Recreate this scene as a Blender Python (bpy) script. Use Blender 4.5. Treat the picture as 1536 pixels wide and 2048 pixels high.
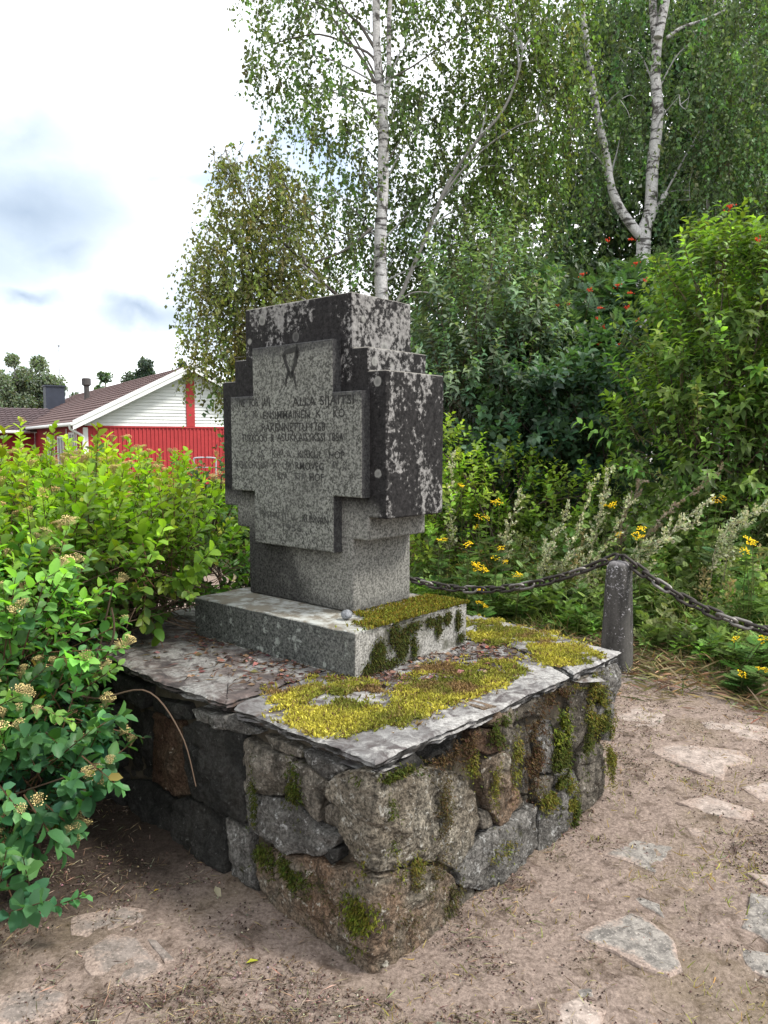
import bpy, bmesh, math, random
import numpy as np
from mathutils import Vector, Matrix

for o in list(bpy.data.objects): bpy.data.objects.remove(o)
scene = bpy.context.scene
COL = scene.collection
rng = np.random.default_rng(7)
random.seed(7)
R = math.radians

# ------------------------------------------------------------------ camera, world, sun, exposure
PITCH = 0.0931
cam_d = bpy.data.cameras.new('camera'); cam = bpy.data.objects.new('camera', cam_d); COL.objects.link(cam)
cam.location = (0, 0, 1.5); cam.rotation_euler = (math.pi/2 - PITCH, 0, 0)
cam_d.lens = 27.015; cam_d.sensor_width = 36; cam_d.clip_start = .05; cam_d.clip_end = 3000
scene.camera = cam

SUN = Vector((.84, -.20, 1.10)).normalized()
sun_d = bpy.data.lights.new('sun', 'SUN'); sun_o = bpy.data.objects.new('sun', sun_d); COL.objects.link(sun_o)
sun_d.energy = 1.5; sun_d.angle = R(10); sun_d.color = (1, .95, .87)
sun_o.rotation_euler = (-SUN).to_track_quat('-Z', 'Y').to_euler(); sun_o.location = (6, 1, 12)

scene.view_settings.view_transform = 'Standard'; scene.view_settings.look = 'None'
scene.view_settings.gamma = 1; scene.view_settings.use_curve_mapping = False
scene.view_settings.exposure = 1.84

class NT:
    """small node-tree writer"""
    def __init__(s, tree): s.t = tree; s.n = tree.nodes; s.l = tree.links
    def new(s, kind, **kw):
        n = s.n.new(kind)
        for k, v in kw.items(): setattr(n, k, v)
        return n
    def put(s, sock, v):
        if v is None: return
        if isinstance(v, bpy.types.NodeSocket): s.l.new(v, sock)
        else:
            if hasattr(sock.default_value, '__len__') and not hasattr(v, '__len__'): v = (v,)*len(sock.default_value)
            if hasattr(sock.default_value, '__len__') and len(sock.default_value) == 4 and len(v) == 3: v = (*v, 1)
            sock.default_value = v
    def coord(s, what='Object'): return s.new('ShaderNodeTexCoord').outputs[what]
    def mapping(s, vec, scale=(1, 1, 1), loc=(0, 0, 0)):
        m = s.new('ShaderNodeMapping'); s.put(m.inputs['Vector'], vec); s.put(m.inputs['Scale'], scale); s.put(m.inputs['Location'], loc)
        return m.outputs[0]
    def noise(s, vec, scale, detail=4, rough=.55, dist=0):
        n = s.new('ShaderNodeTexNoise'); s.put(n.inputs['Vector'], vec); s.put(n.inputs['Scale'], scale)
        s.put(n.inputs['Detail'], detail); s.put(n.inputs['Roughness'], rough); s.put(n.inputs['Distortion'], dist)
        return n.outputs[0]
    def voro(s, vec, scale, feature='F1', out='Distance'):
        n = s.new('ShaderNodeTexVoronoi', feature=feature); s.put(n.inputs['Vector'], vec); s.put(n.inputs['Scale'], scale)
        return n.outputs[out]
    def ramp(s, fac, lo, hi, a=0., b=1.):
        n = s.new('ShaderNodeMapRange'); n.clamp = True
        for i, v in enumerate((fac, lo, hi, a, b)): s.put(n.inputs[i], v)
        return n.outputs[0]
    def m(s, op, a, b=None, c=None):
        n = s.new('ShaderNodeMath', operation=op); s.put(n.inputs[0], a); s.put(n.inputs[1], b)
        if c is not None: s.put(n.inputs[2], c)
        return n.outputs[0]
    def mix(s, fac, a, b, mode='MIX'):
        n = s.new('ShaderNodeMix', data_type='RGBA', blend_type=mode)
        s.put(n.inputs['Factor'], fac); s.put(n.inputs[6], a); s.put(n.inputs[7], b)
        return n.outputs[2]
    def sep(s, vec):
        n = s.new('ShaderNodeSeparateXYZ'); s.put(n.inputs[0], vec); return n.outputs
    def comb(s, x, y, z):
        n = s.new('ShaderNodeCombineXYZ')
        for i, v in enumerate((x, y, z)): s.put(n.inputs[i], v)
        return n.outputs[0]
    def vm(s, op, a, b=None, out=0):
        n = s.new('ShaderNodeVectorMath', operation=op); s.put(n.inputs[0], a)
        if b is not None: s.put(n.inputs[1], b)
        return n.outputs[out]
    def bump(s, h, strength=.5, dist=.01):
        n = s.new('ShaderNodeBump'); s.put(n.inputs['Strength'], strength); s.put(n.inputs['Distance'], dist); s.put(n.inputs['Height'], h)
        return n.outputs[0]

world = bpy.data.worlds.new('World'); scene.world = world; world.use_nodes = True
w = NT(world.node_tree); w.n.clear()
sky = w.new('ShaderNodeTexSky', sky_type='NISHITA'); sky.sun_disc = False
sky.sun_elevation = math.asin(SUN.z); sky.sun_rotation = math.atan2(SUN.x, SUN.y); sky.altitude = 80; sky.dust_density = 2
wd = w.coord('Generated'); sx, sy, sz = w.sep(wd)
den = w.m('ADD', w.m('MAXIMUM', sz, 0), .22)
cp = w.comb(w.m('DIVIDE', sx, den), w.m('DIVIDE', sy, den), 3.1)
n1 = w.noise(cp, 1.25, 7, .55, .15)
n2 = w.noise(w.mapping(cp, loc=(4, 1, 7)), 2.3, 7, .55, .2)
cover = w.ramp(n1, .26, .42)
shade = w.ramp(n2, .48, .78)
def sky_dir(x, y):
    X = (x-768)/1536.8; Y = -(y-1024)/1536.8
    return Vector((X, math.cos(PITCH)+Y*math.sin(PITCH), -math.sin(PITCH)+Y*math.cos(PITCH))).normalized()
_nz = w.new('ShaderNodeTexNoise'); w.put(_nz.inputs['Vector'], wd); _nz.inputs['Scale'].default_value = 6; _nz.inputs['Detail'].default_value = 6
_off = w.vm('MULTIPLY', w.vm('SUBTRACT', _nz.outputs['Color'], (.5, .5, .5)), (.16, .16, .16))
wdir = w.vm('ADD', wd, _off)
thin = None   # broad bands where the cloud layer is thinner and lets less glare through
for (px, py, rx, ry, amt) in ((60, 430, .34, .20, 1.), (260, 610, .30, .10, .9), (560, 430, .22, .16, .8), (-350, 420, .4, .25, 1.)):
    dvec = sky_dir(px, py); ax = Vector((dvec.y, -dvec.x, 0)).normalized(); up = ax.cross(dvec).normalized(); df = w.vm('SUBTRACT', wdir, tuple(dvec))
    a = w.m('DIVIDE', w.vm('DOT_PRODUCT', df, tuple(ax), out=1), rx); b = w.m('DIVIDE', w.vm('DOT_PRODUCT', df, tuple(up), out=1), ry)
    g = w.ramp(w.m('SQRT', w.m('ADD', w.m('MULTIPLY', a, a), w.m('MULTIPLY', b, b))), 1.3, .1, 0, amt)
    thin = g if thin is None else w.m('MAXIMUM', thin, g)
thin = w.m('MULTIPLY', thin, w.ramp(n2, .30, .62, .45, 1))
grey = None   # grey undersides of single clouds, each a soft patch of the cloud layer
for (px, py, rx, ry, amt) in ((40, 400, .19, .075, 1.0), (130, 480, .10, .05, .9), (45, 262, .12, .045, .75), (62, 600, .06, .016, 1.0), (325, 640, .085, .022, 1.0),
                              (190, 355, .11, .05, .6), (290, 440, .09, .05, .55), (-200, 500, .2, .08, .9), (-350, 250, .2, .1, .7), (400, 590, .10, .05, .6), (620, 395, .06, .06, .5), (380, 500, .08, .04, .5)):
    dvec = sky_dir(px, py)
    ax = Vector((dvec.y, -dvec.x, 0)).normalized(); up = ax.cross(dvec).normalized()
    df = w.vm('SUBTRACT', wdir, tuple(dvec))
    a = w.m('DIVIDE', w.vm('DOT_PRODUCT', df, tuple(ax), out=1), rx); b = w.m('DIVIDE', w.vm('DOT_PRODUCT', df, tuple(up), out=1), ry)
    r2 = w.m('SQRT', w.m('ADD', w.m('MULTIPLY', a, a), w.m('MULTIPLY', b, b)))
    g = w.ramp(r2, 1.7, .0, 0, amt*.95)
    grey = g if grey is None else w.m('MAXIMUM', grey, g)
grey = w.m('MAXIMUM', grey, w.m('MULTIPLY', shade, .68))
cloud = w.mix(grey, w.mix(thin, (7.4, 7.5, 7.6), (3.9, 4.5, 4.9)), (1.8, 2.25, 2.9))
skyc = w.mix(cover, sky.outputs[0], cloud)
bg = w.new('ShaderNodeBackground'); bg.inputs['Strength'].default_value = .08
w.l.new(skyc, bg.inputs['Color']); out = w.new('ShaderNodeOutputWorld'); w.l.new(bg.outputs[0], out.inputs['Surface'])

# ------------------------------------------------------------------ helpers
def vnoise(P, scale=1., seed=0):
    """smooth value noise, -1..1, P (N,3)"""
    P = np.asarray(P, float)*scale + seed*17.31
    i = np.floor(P).astype(np.int64); f = P-i; f = f*f*(3-2*f)
    def h(a, b, c):
        n = (a*374761393 + b*668265263 + c*2147483647*3 + seed*1013) & 0xffffffff
        n = ((n ^ (n >> 13))*1274126177) & 0xffffffff
        return ((n ^ (n >> 16)) & 0xffff)/32767.5 - 1
    r = 0
    for dx in (0, 1):
        for dy in (0, 1):
            for dz in (0, 1):
                wgt = (f[:, 0] if dx else 1-f[:, 0])*(f[:, 1] if dy else 1-f[:, 1])*(f[:, 2] if dz else 1-f[:, 2])
                r = r + wgt*h(i[:, 0]+dx, i[:, 1]+dy, i[:, 2]+dz)
    return r
def fbm(P, scale=1., oct=4, seed=0, gain=.5):
    r = 0; a = 1
    for k in range(oct): r = r + a*vnoise(P, scale*2.03**k, seed+k); a *= gain
    return r
def p3(x, y, z=0.): return np.stack(np.broadcast_arrays(x, y, z), -1).reshape(-1, 3).astype(float)

class Acc:
    """collects vertices, triangles/quads (as lists of tri arrays) and a colour per vertex"""
    def __init__(s): s.v = []; s.f = []; s.c = []; s.n = 0
    def add(s, V, F, c=(.5, .5, .5)):
        V = np.asarray(V, float).reshape(-1, 3); F = np.asarray(F, np.int64).reshape(-1, 3)
        s.v.append(V); s.f.append(F+s.n); s.n += len(V)
        c = np.asarray(c, float); s.c.append(np.broadcast_to(c, V.shape) if c.ndim == 1 else c)
    def inst(s, proto, pos, rot, scale, col):
        """proto (V,F[,vcol]); pos (N,3), rot (N,3,3) columns = axes, scale (N,) or (N,3), col (N,3)"""
        V, F = proto[0], proto[1]; N = len(pos)
        if N == 0: return
        scale = np.asarray(scale, float); 
        if scale.ndim == 1: scale = scale[:, None]*np.ones((1, 3))
        W = np.einsum('nij,nvj->nvi', rot, V[None]*scale[:, None, :]) + pos[:, None, :]
        FF = (F[None] + (np.arange(N)*len(V))[:, None, None]).reshape(-1, 3)
        c = np.repeat(col[:, None, :], len(V), 1)
        if len(proto) > 2: c = c*proto[2][None, :, None]
        s.add(W.reshape(-1, 3), FF, c.reshape(-1, 3))
    def build(s, name, mat, parent=None, origin=(0, 0, 0), smooth=False, **props):
        V = np.concatenate(s.v) - np.asarray(origin, float); F = np.concatenate(s.f); C = np.concatenate(s.c)
        me = bpy.data.meshes.new(name)
        me.vertices.add(len(V)); me.vertices.foreach_set('co', V.astype(np.float32).ravel())
        me.loops.add(len(F)*3); me.loops.foreach_set('vertex_index', F.astype(np.int32).ravel())
        me.polygons.add(len(F)); me.polygons.foreach_set('loop_start', np.arange(0, len(F)*3, 3, dtype=np.int32))
        me.polygons.foreach_set('loop_total', np.full(len(F), 3, np.int32))
        me.polygons.foreach_set('use_smooth', np.full(len(F), smooth, bool))
        at = me.attributes.new('tint', 'FLOAT_COLOR', 'POINT')
        at.data.foreach_set('color', np.concatenate([C, np.ones((len(C), 1))], 1).astype(np.float32).ravel())
        me.update(); me.validate()
        if mat: me.materials.append(mat)
        return link(name, me, parent, origin if parent is None else (0, 0, 0), **props)

def link(name, data, parent=None, loc=(0, 0, 0), **props):
    o = bpy.data.objects.new(name, data); COL.objects.link(o)
    o.location = loc
    if parent is not None: o.parent = parent
    for k, v in props.items(): o[k] = v
    return o
def thing(name, label, cat, loc=(0, 0, 0), rz=0, group=None):
    o = bpy.data.objects.new(name, None); COL.objects.link(o); o.empty_display_size = .2
    o.location = loc; o.rotation_euler = (0, 0, rz); o['label'] = label; o['category'] = cat
    if group: o['group'] = group
    return o
def bm_obj(name, bm, mat, parent=None, loc=(0, 0, 0), smooth=False, **props):
    me = bpy.data.meshes.new(name); bmesh.ops.recalc_face_normals(bm, faces=bm.faces); bm.to_mesh(me); bm.free()
    if smooth: me.polygons.foreach_set('use_smooth', [True]*len(me.polygons))
    if mat: me.materials.append(mat)
    return link(name, me, parent, loc, **props)
def bm_box(bm, x0, x1, y0, y1, z0, z1):
    v = [bm.verts.new(p) for p in ((x0, y0, z0), (x1, y0, z0), (x1, y1, z0), (x0, y1, z0), (x0, y0, z1), (x1, y0, z1), (x1, y1, z1), (x0, y1, z1))]
    for f in ((3, 2, 1, 0), (4, 5, 6, 7), (0, 1, 5, 4), (1, 2, 6, 5), (2, 3, 7, 6), (3, 0, 4, 7)): bm.faces.new([v[i] for i in f])
def box_obj(name, x0, x1, y0, y1, z0, z1, mat, parent=None, bevel=0, **props):
    bm = bmesh.new(); bm_box(bm, x0, x1, y0, y1, z0, z1)
    if bevel: bmesh.ops.bevel(bm, geom=list(bm.edges), offset=bevel, segments=2, profile=.5, affect='EDGES')
    return bm_obj(name, bm, mat, parent, **props)

def tube(acc, pts, rad, sides=6, col=(.2, .2, .2), cap=True):
    P = np.asarray(pts, float); n = len(P); rad = np.broadcast_to(np.asarray(rad, float), (n,))
    T = np.gradient(P, axis=0); T /= np.linalg.norm(T, axis=1, keepdims=True)+1e-9
    ref = np.array([0, 0, 1.]) if abs(T[0, 2]) < .9 else np.array([1., 0, 0])
    A = np.cross(T, ref); A /= np.linalg.norm(A, axis=1, keepdims=True)+1e-9; B = np.cross(T, A)
    t = np.arange(sides)*2*math.pi/sides
    V = P[:, None, :] + rad[:, None, None]*(np.cos(t)[None, :, None]*A[:, None, :] + np.sin(t)[None, :, None]*B[:, None, :])
    F = []
    for i in range(n-1):
        for j in range(sides):
            a = i*sides+j; b = i*sides+(j+1) % sides
            F += [(a, b, b+sides), (a, b+sides, a+sides)]
    V = V.reshape(-1, 3)
    if cap:
        V = np.concatenate([V, P[:1], P[-1:]]); k = n*sides
        for j in range(sides):
            F += [(k, (j+1) % sides, j), (k+1, (n-1)*sides+j, (n-1)*sides+(j+1) % sides)]
    acc.add(V, F, col)
def smooth_path(pts, n=20):
    P = np.asarray(pts, float); k = len(P)
    t = np.linspace(0, k-1, n); i = np.clip(t.astype(int), 0, k-2); f = (t-i)[:, None]
    p0 = P[np.clip(i-1, 0, k-1)]; p1 = P[i]; p2 = P[i+1]; p3_ = P[np.clip(i+2, 0, k-1)]
    return .5*((2*p1)+(-p0+p2)*f+(2*p0-5*p1+4*p2-p3_)*f*f+(-p0+3*p1-3*p2+p3_)*f**3)
def basis(d, up):
    """rotation matrices with x = d, z near up"""
    d = d/(np.linalg.norm(d, axis=1, keepdims=True)+1e-9)
    y = np.cross(up, d); y /= np.linalg.norm(y, axis=1, keepdims=True)+1e-9
    z = np.cross(d, y)
    return np.stack([d, y, z], -1)
def rdir(n): 
    v = rng.normal(size=(n, 3)); return v/np.linalg.norm(v, axis=1, keepdims=True)
def tints(n, base, var=.25, hue=.12):
    b = np.asarray(base, float)[None]*(1+var*rng.normal(size=(n, 1))).clip(.35, 2)
    return (b*(1+hue*rng.normal(size=(n, 3)))).clip(.004, .9)
def in_poly(P, poly):
    x, y = P[:, 0], P[:, 1]; r = np.zeros(len(P), bool); n = len(poly)
    for i in range(n):
        x0, y0 = poly[i]; x1, y1 = poly[i-1]
        c = ((y0 > y) != (y1 > y)) & (x < (x1-x0)*(y-y0)/((y1-y0) or 1e-9)+x0)
        r ^= c
    return r
def ray(x, y):
    X = (x-768)/1536.8; Y = -(y-1024)/1536.8
    return np.array([X, math.cos(PITCH)+Y*math.sin(PITCH), -math.sin(PITCH)+Y*math.cos(PITCH)])
def at(x, y, Y):
    """the place Y metres ahead of the viewpoint that the photograph shows at pixel x, y"""
    d = ray(x, y); t = Y/d[1]; return np.array([t*d[0], Y, 1.5+t*d[2]])
def project(P):
    x, y, z = P[:, 0], P[:, 1], P[:, 2]-1.5
    d = y*math.cos(PITCH)-z*math.sin(PITCH); u = y*math.sin(PITCH)+z*math.cos(PITCH)
    return 768+1536.8*x/d, 1024-1536.8*u/d, d

# leaf shapes: x along the leaf, z its upper side, unit length
def leaf_shape(width, tip=.0, sag=.12, fold=.10, secs=((.16, .66), (.48, 1.0), (.84, .60))):
    V = [(0, 0, 0)]; F = []
    for t, wd_ in secs:
        z = -sag*t*t*1.3; h = width*wd_*.5
        V += [(t, h, z+fold*wd_*width*2), (t, 0, z), (t, -h, z+fold*wd_*width*2)]
    V.append((1, 0, -sag*1.4)); k = len(secs)
    F += [(0, 2, 1), (0, 3, 2)]
    for i in range(k-1):
        a = 1+3*i
        for s in (0, 1): F += [(a+s, a+s+1, a+s+4), (a+s, a+s+4, a+s+3)]
    a = 1+3*(k-1); e = len(V)-1
    F += [(a, a+1, e), (a+1, a+2, e)]
    return np.array(V, float), np.array(F)
LEAF_OVAL = leaf_shape(.66)
LEAF_ROUND = leaf_shape(.78, secs=((.18, .74), (.52, 1.0), (.86, .66)))
LEAF_POINT = leaf_shape(.48, sag=.3, secs=((.22, .85), (.55, .9)))
LEAF_NARROW = leaf_shape(.30, sag=.25, secs=((.4, 1.0),))
LEAF_MID = leaf_shape(.62, secs=((.22, .85), (.7, .9)))
LEAF_SMALL = (np.array([(0, 0, 0), (.42, .34, .07), (1, 0, -.08), (.42, -.34, .07)], float), np.array([(0, 2, 1), (0, 3, 2)]))
def feather_leaf(n=5, w_=.42, lw=.105):
    V = []; F = []
    def q(a, b, h):
        a = np.array(a); b = np.array(b); d = b-a; p = np.array([-d[1], d[0], 0]); p = p/np.linalg.norm(p)*h
        k = len(V); V.extend([a, a+d*.45+p, b, a+d*.45-p]); F.extend([(k, k+2, k+1), (k, k+3, k+2)])
    q((0, 0, 0), (1, 0, -.15), .015)
    for i in range(n):
        t = .15+.8*i/n; L = w_*math.sin(math.pi*(.25+.7*t))
        for s in (1, -1): q((t, 0, -.15*t*t), (t+.16, s*L, -.15*t*t-.05), lw)
    return np.array(V, float), np.array(F)
LEAF_FEATHER = feather_leaf()
LEAF_ROWAN = feather_leaf(5, .40, .10)
# ------------------------------------------------------------------ materials
def new_mat(name):
    m = bpy.data.materials.new(name); m.use_nodes = True; t = NT(m.node_tree); t.n.clear()
    o = t.new('ShaderNodeOutputMaterial'); p = t.new('ShaderNodeBsdfPrincipled'); t.l.new(p.outputs[0], o.inputs['Surface'])
    return m, t, p, o
def fin(t, p, col, rough=.85, normal=None, spec=.25, metal=0.):
    t.put(p.inputs['Base Color'], col); t.put(p.inputs['Roughness'], rough); t.put(p.inputs['Specular IOR Level'], spec); t.put(p.inputs['Metallic'], metal)
    if normal is not None: t.l.new(normal, p.inputs['Normal'])
def mat_plain(name, col, rough=.7, var=.15, scale=6, bump=0, bscale=80, spec=.3, metal=0.):
    m, t, p, o = new_mat(name); c = t.coord()
    n = t.noise(c, scale, 6, .6)
    cc = t.mix(t.ramp(n, .3, .7), tuple(x*(1-var) for x in col), tuple(min(1, x*(1+var)) for x in col))
    fin(t, p, cc, rough, t.bump(t.noise(c, bscale, 4), bump, .004) if bump else None, spec, metal); return m
def mat_tint(name, rough=.75, spec=.2, bump=0, scale=60):
    m, t, p, o = new_mat(name); a = t.new('ShaderNodeAttribute', attribute_name='tint').outputs['Color']
    fin(t, p, a, rough, t.bump(t.noise(t.coord(), scale, 4), bump, .004) if bump else None, spec); return m
def mat_leaf(name, transl=.38, rough=.5, warm=(1.35, 1.5, .55), spec=.3):
    m, t, p, o = new_mat(name); a = t.new('ShaderNodeAttribute', attribute_name='tint').outputs['Color']
    fin(t, p, a, rough, None, spec)
    tr = t.new('ShaderNodeBsdfTranslucent'); t.put(tr.inputs['Color'], t.mix(1., a, warm, 'MULTIPLY'))
    mx = t.new('ShaderNodeMixShader'); mx.inputs[0].default_value = transl
    t.l.new(p.outputs[0], mx.inputs[1]); t.l.new(tr.outputs[0], mx.inputs[2]); t.l.new(mx.outputs[0], o.inputs['Surface']); return m

def granite(t, c, base, contrast=.45, scale=1.):
    """speckled granite colour: dark mica, pale feldspar"""
    a = t.noise(c, 105*scale, 3, .75); b = t.noise(c, 45*scale, 3, .65)
    g = t.m('ADD', t.m('MULTIPLY', a, .7), t.m('MULTIPLY', b, .3))
    return t.mix(t.ramp(g, .43, .57), tuple(x*(1-contrast) for x in base), tuple(min(.8, x*(1+contrast)) for x in base)), g

def mat_plaque():
    m, t, p, o = new_mat('plaque_granite'); c = t.coord()
    col, g = granite(t, c, (.124, .126, .115), .68)
    dirt = t.ramp(t.noise(c, 3.2, 6, .6), .45, .7)
    col = t.mix(t.m('MULTIPLY', dirt, .42), col, (.075, .075, .068))
    x, y, z = t.sep(c); nx, ny, nz = t.sep(t.coord('Normal'))
    # dark weathering runs down from the top edges of the raised face
    sc = t.noise(t.comb(t.m('MULTIPLY', x, 24), 0, t.m('MULTIPLY', z, 5)), 1, 4, .6)
    top = t.m('MAXIMUM', t.ramp(t.m('ADD', z, t.m('MULTIPLY', sc, .09)), 1.085, 1.145), t.m('MULTIPLY', t.ramp(t.m('ABSOLUTE', t.m('ADD', x, .3125)), .25, .252), t.ramp(t.m('ADD', z, t.m('MULTIPLY', sc, .09)), .885, .938)))
    col = t.mix(t.m('MULTIPLY', top, .85), col, (.03, .03, .032))
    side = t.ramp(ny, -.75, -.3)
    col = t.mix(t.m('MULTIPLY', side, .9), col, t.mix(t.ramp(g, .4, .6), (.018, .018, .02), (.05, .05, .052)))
    fin(t, p, col, .88, t.bump(g, .5, .004), .2); return m

def mat_cross_block():
    m, t, p, o = new_mat('weathered_granite'); c = t.coord(); x, y, z = t.sep(c); nx, ny, nz = t.sep(t.coord('Normal'))
    clean, g = granite(t, c, (.150, .148, .136), .5)
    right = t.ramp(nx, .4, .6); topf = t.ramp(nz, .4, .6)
    big = t.noise(c, 3.4, 7, .62, .3); mid = t.noise(t.mapping(c, (1, 1, .55)), 11, 8, .66, .4); fine = t.noise(c, 44, 6, .7)
    black = t.mix(t.ramp(t.m('ADD', t.m('MULTIPLY', fine, .5), t.m('MULTIPLY', g, .5)), .40, .62), (.006, .0058, .0062), (.033, .0315, .032))
    # crust of pale lichen, thick near the top, thin on the arm
    amount = t.m('ADD', t.ramp(z, .85, 1.25, 0, .085), t.m('MULTIPLY', right, .075))
    amount = t.m('ADD', amount, t.m('MULTIPLY', t.ramp(big, .4, .62), .13))
    q = t.m('ADD', t.m('ADD', t.m('MULTIPLY', mid, .50), t.m('MULTIPLY', fine, .50)), t.m('SUBTRACT', amount, .148))
    lich = t.ramp(q, .515, .575)
    lc = t.mix(t.ramp(fine, .35, .65), (.095, .092, .09), (.25, .245, .24))
    crust = t.mix(lich, black, lc)
    # single round lichen colonies
    vd = t.m('ADD', t.voro(c, 13), t.m('MULTIPLY', t.m('SUBTRACT', fine, .5), .22)); vc = t.sep(t.voro(c, 13, out='Color'))[0]
    ros = t.m('MULTIPLY', t.ramp(vd, .30, .24), t.ramp(vc, .70, .72))
    crust = t.mix(t.m('MULTIPLY', ros, .8), crust, t.mix(t.ramp(vd, .10, .28), (.13, .13, .125), (.27, .27, .255)))
    # rain-washed and sheltered parts below the arms stay pale
    low = t.ramp(t.m('ADD', z, t.m('MULTIPLY', t.m('SUBTRACT', big, .5), .18)), .47, .37)
    stain = t.ramp(t.m('ADD', t.m('MULTIPLY', x, -1.15), t.m('MULTIPLY', t.m('SUBTRACT', big, .5), 1.1)), .16, .46)
    stain = t.m('MULTIPLY', t.m('SUBTRACT', 1, right), t.m('MULTIPLY', stain, t.ramp(z, .40, .26)))
    dk = t.mix(t.ramp(g, .4, .62), (.012, .012, .012), (.06, .059, .057))
    lowc = t.mix(t.m('MULTIPLY', stain, .93), clean, dk)
    lowc = t.mix(t.ramp(z, .06, .0, 0, .6), lowc, dk)
    low2 = t.m('MULTIPLY', low, t.m('SUBTRACT', 1, t.m('MULTIPLY', t.ramp(t.m('ADD', t.m('MULTIPLY', x, -1), t.m('MULTIPLY', mid, .1)), -.065, -.095), t.ramp(z, .388, .394))))
    col = t.mix(low2, crust, lowc)
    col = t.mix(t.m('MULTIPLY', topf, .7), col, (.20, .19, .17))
    h = t.m('ADD', t.m('MULTIPLY', g, .5), t.m('ADD', t.m('MULTIPLY', fine, .6), t.m('MULTIPLY', lich, .25)))
    fin(t, p, col, .92, t.bump(h, .6, .006), .15); return m

def mat_plinth():
    m, t, p, o = new_mat('plinth_granite'); c = t.coord(); nx, ny, nz = t.sep(t.coord('Normal')); x, y, z = t.sep(c)
    big = t.noise(c, 4.5, 7, .62, .2); mid = t.noise(c, 17, 7, .65, .3); fine = t.noise(c, 60, 5, .7)
    clean, g = granite(t, c, (.24, .235, .22), .45)
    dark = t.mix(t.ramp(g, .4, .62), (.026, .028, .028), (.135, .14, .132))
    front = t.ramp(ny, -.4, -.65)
    f = t.m('MULTIPLY', front, t.ramp(t.m('ADD', t.m('MULTIPLY', x, -.5), t.m('MULTIPLY', big, .5)), -.02, .38, .55, 1))  # front face darker towards the left: shade and stain both in the colour
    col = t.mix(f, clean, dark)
    topf = t.ramp(nz, .4, .7)
    topc = t.mix(t.ramp(mid, .42, .58), (.15, .135, .11), (.33, .34, .325))
    topc = t.mix(t.ramp(big, .52, .60), topc, (.19, .172, .14))
    col = t.mix(topf, col, topc)
    lich = t.m('MULTIPLY', t.ramp(mid, .585, .63), t.m('SUBTRACT', 1, topf))
    col = t.mix(t.m('MULTIPLY', lich, .7), col, (.30, .32, .30))
    rs = t.m('MULTIPLY', t.ramp(nx, .4, .6), t.ramp(t.m('ADD', big, t.m('MULTIPLY', mid, .5)), .72, .86))
    col = t.mix(t.m('MULTIPLY', rs, .8), col, (.07, .068, .05))
    fin(t, p, col, .92, t.bump(t.m('ADD', g, t.m('MULTIPLY', fine, .8)), .6, .006), .15); return m

def mat_rock(name, base, alt, lich=.2, lcol=(.33, .34, .33), dark=.5, speck=.3, moss=.25, off=0.):
    m, t, p, o = new_mat(name); c = t.mapping(t.coord(), loc=(off, off*1.7, off*.6))
    big = t.noise(c, 5, 6, .6, .3); mid = t.noise(c, 30, 8, .72, .6); fine = t.noise(c, 95, 6, .74)
    vs = t.noise(t.mapping(c, (1, 1, .35)), 24, 6, .6, .3)
    col = t.mix(t.ramp(big, .36, .64), base, alt)
    col = t.mix(1., col, t.mix(t.ramp(fine, .40, .60), (1-speck,)*3, (1+speck,)*3), 'MULTIPLY')
    dk = t.ramp(t.m('ADD', t.m('MULTIPLY', vs, .6), t.m('MULTIPLY', big, .4)), .62-.2*dark, .74-.2*dark)
    col = t.mix(t.m('MULTIPLY', dk, .8), col, (.02, .019, .016))
    l = t.ramp(t.m('ADD', t.m('MULTIPLY', mid, .7), t.m('MULTIPLY', fine, .3)), .64-.2*lich, .68-.2*lich)
    col = t.mix(t.m('MULTIPLY', l, .85), col, t.mix(t.ramp(fine, .4, .6), tuple(x*.6 for x in lcol), lcol))
    ms = t.ramp(t.m('ADD', t.m('MULTIPLY', vs, .5), t.m('MULTIPLY', t.noise(c, 9, 6, .6), .5)), .67-.2*moss, .73-.2*moss)
    col = t.mix(t.m('MULTIPLY', ms, .75), col, t.mix(fine, (.018, .02, .006), (.075, .075, .018)))
    h = t.m('ADD', t.m('MULTIPLY', mid, 1.), t.m('MULTIPLY', fine, .55))
    fin(t, p, col, .93, t.bump(h, 1., .022), .15); return m

def mat_slab(name, tone=1., pink=.0):
    m, t, p, o = new_mat(name); c = t.coord(); nz = t.sep(t.coord('Normal'))[2]
    big = t.noise(c, 3.6, 7, .62, .4); mid = t.noise(c, 15, 8, .66, .6); fine = t.noise(c, 80, 6, .7)
    stone = t.mix(t.ramp(mid, .38, .62), (.075*tone, .066*tone, .066*tone), (.19*tone, (.19-.04*pink)*tone, (.19-.05*pink)*tone))
    lc = t.mix(t.ramp(fine, .35, .62), (.15*tone, .144*tone, .14*tone), (.37*tone, .365*tone, .355*tone))
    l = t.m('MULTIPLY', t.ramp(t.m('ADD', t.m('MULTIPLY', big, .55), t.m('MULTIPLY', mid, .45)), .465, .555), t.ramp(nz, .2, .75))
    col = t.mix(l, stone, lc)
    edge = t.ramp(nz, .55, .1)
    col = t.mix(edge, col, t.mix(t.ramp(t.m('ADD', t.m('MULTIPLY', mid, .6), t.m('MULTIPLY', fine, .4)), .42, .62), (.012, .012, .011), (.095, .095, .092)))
    d = t.ramp(t.noise(c, 8, 6, .6, .5), .60, .68)
    col = t.mix(t.m('MULTIPLY', d, .6), col, (.075, .048, .034))
    fin(t, p, col, .92, t.bump(t.m('ADD', mid, t.m('MULTIPLY', fine, .6)), .8, .010), .15); return m

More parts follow.
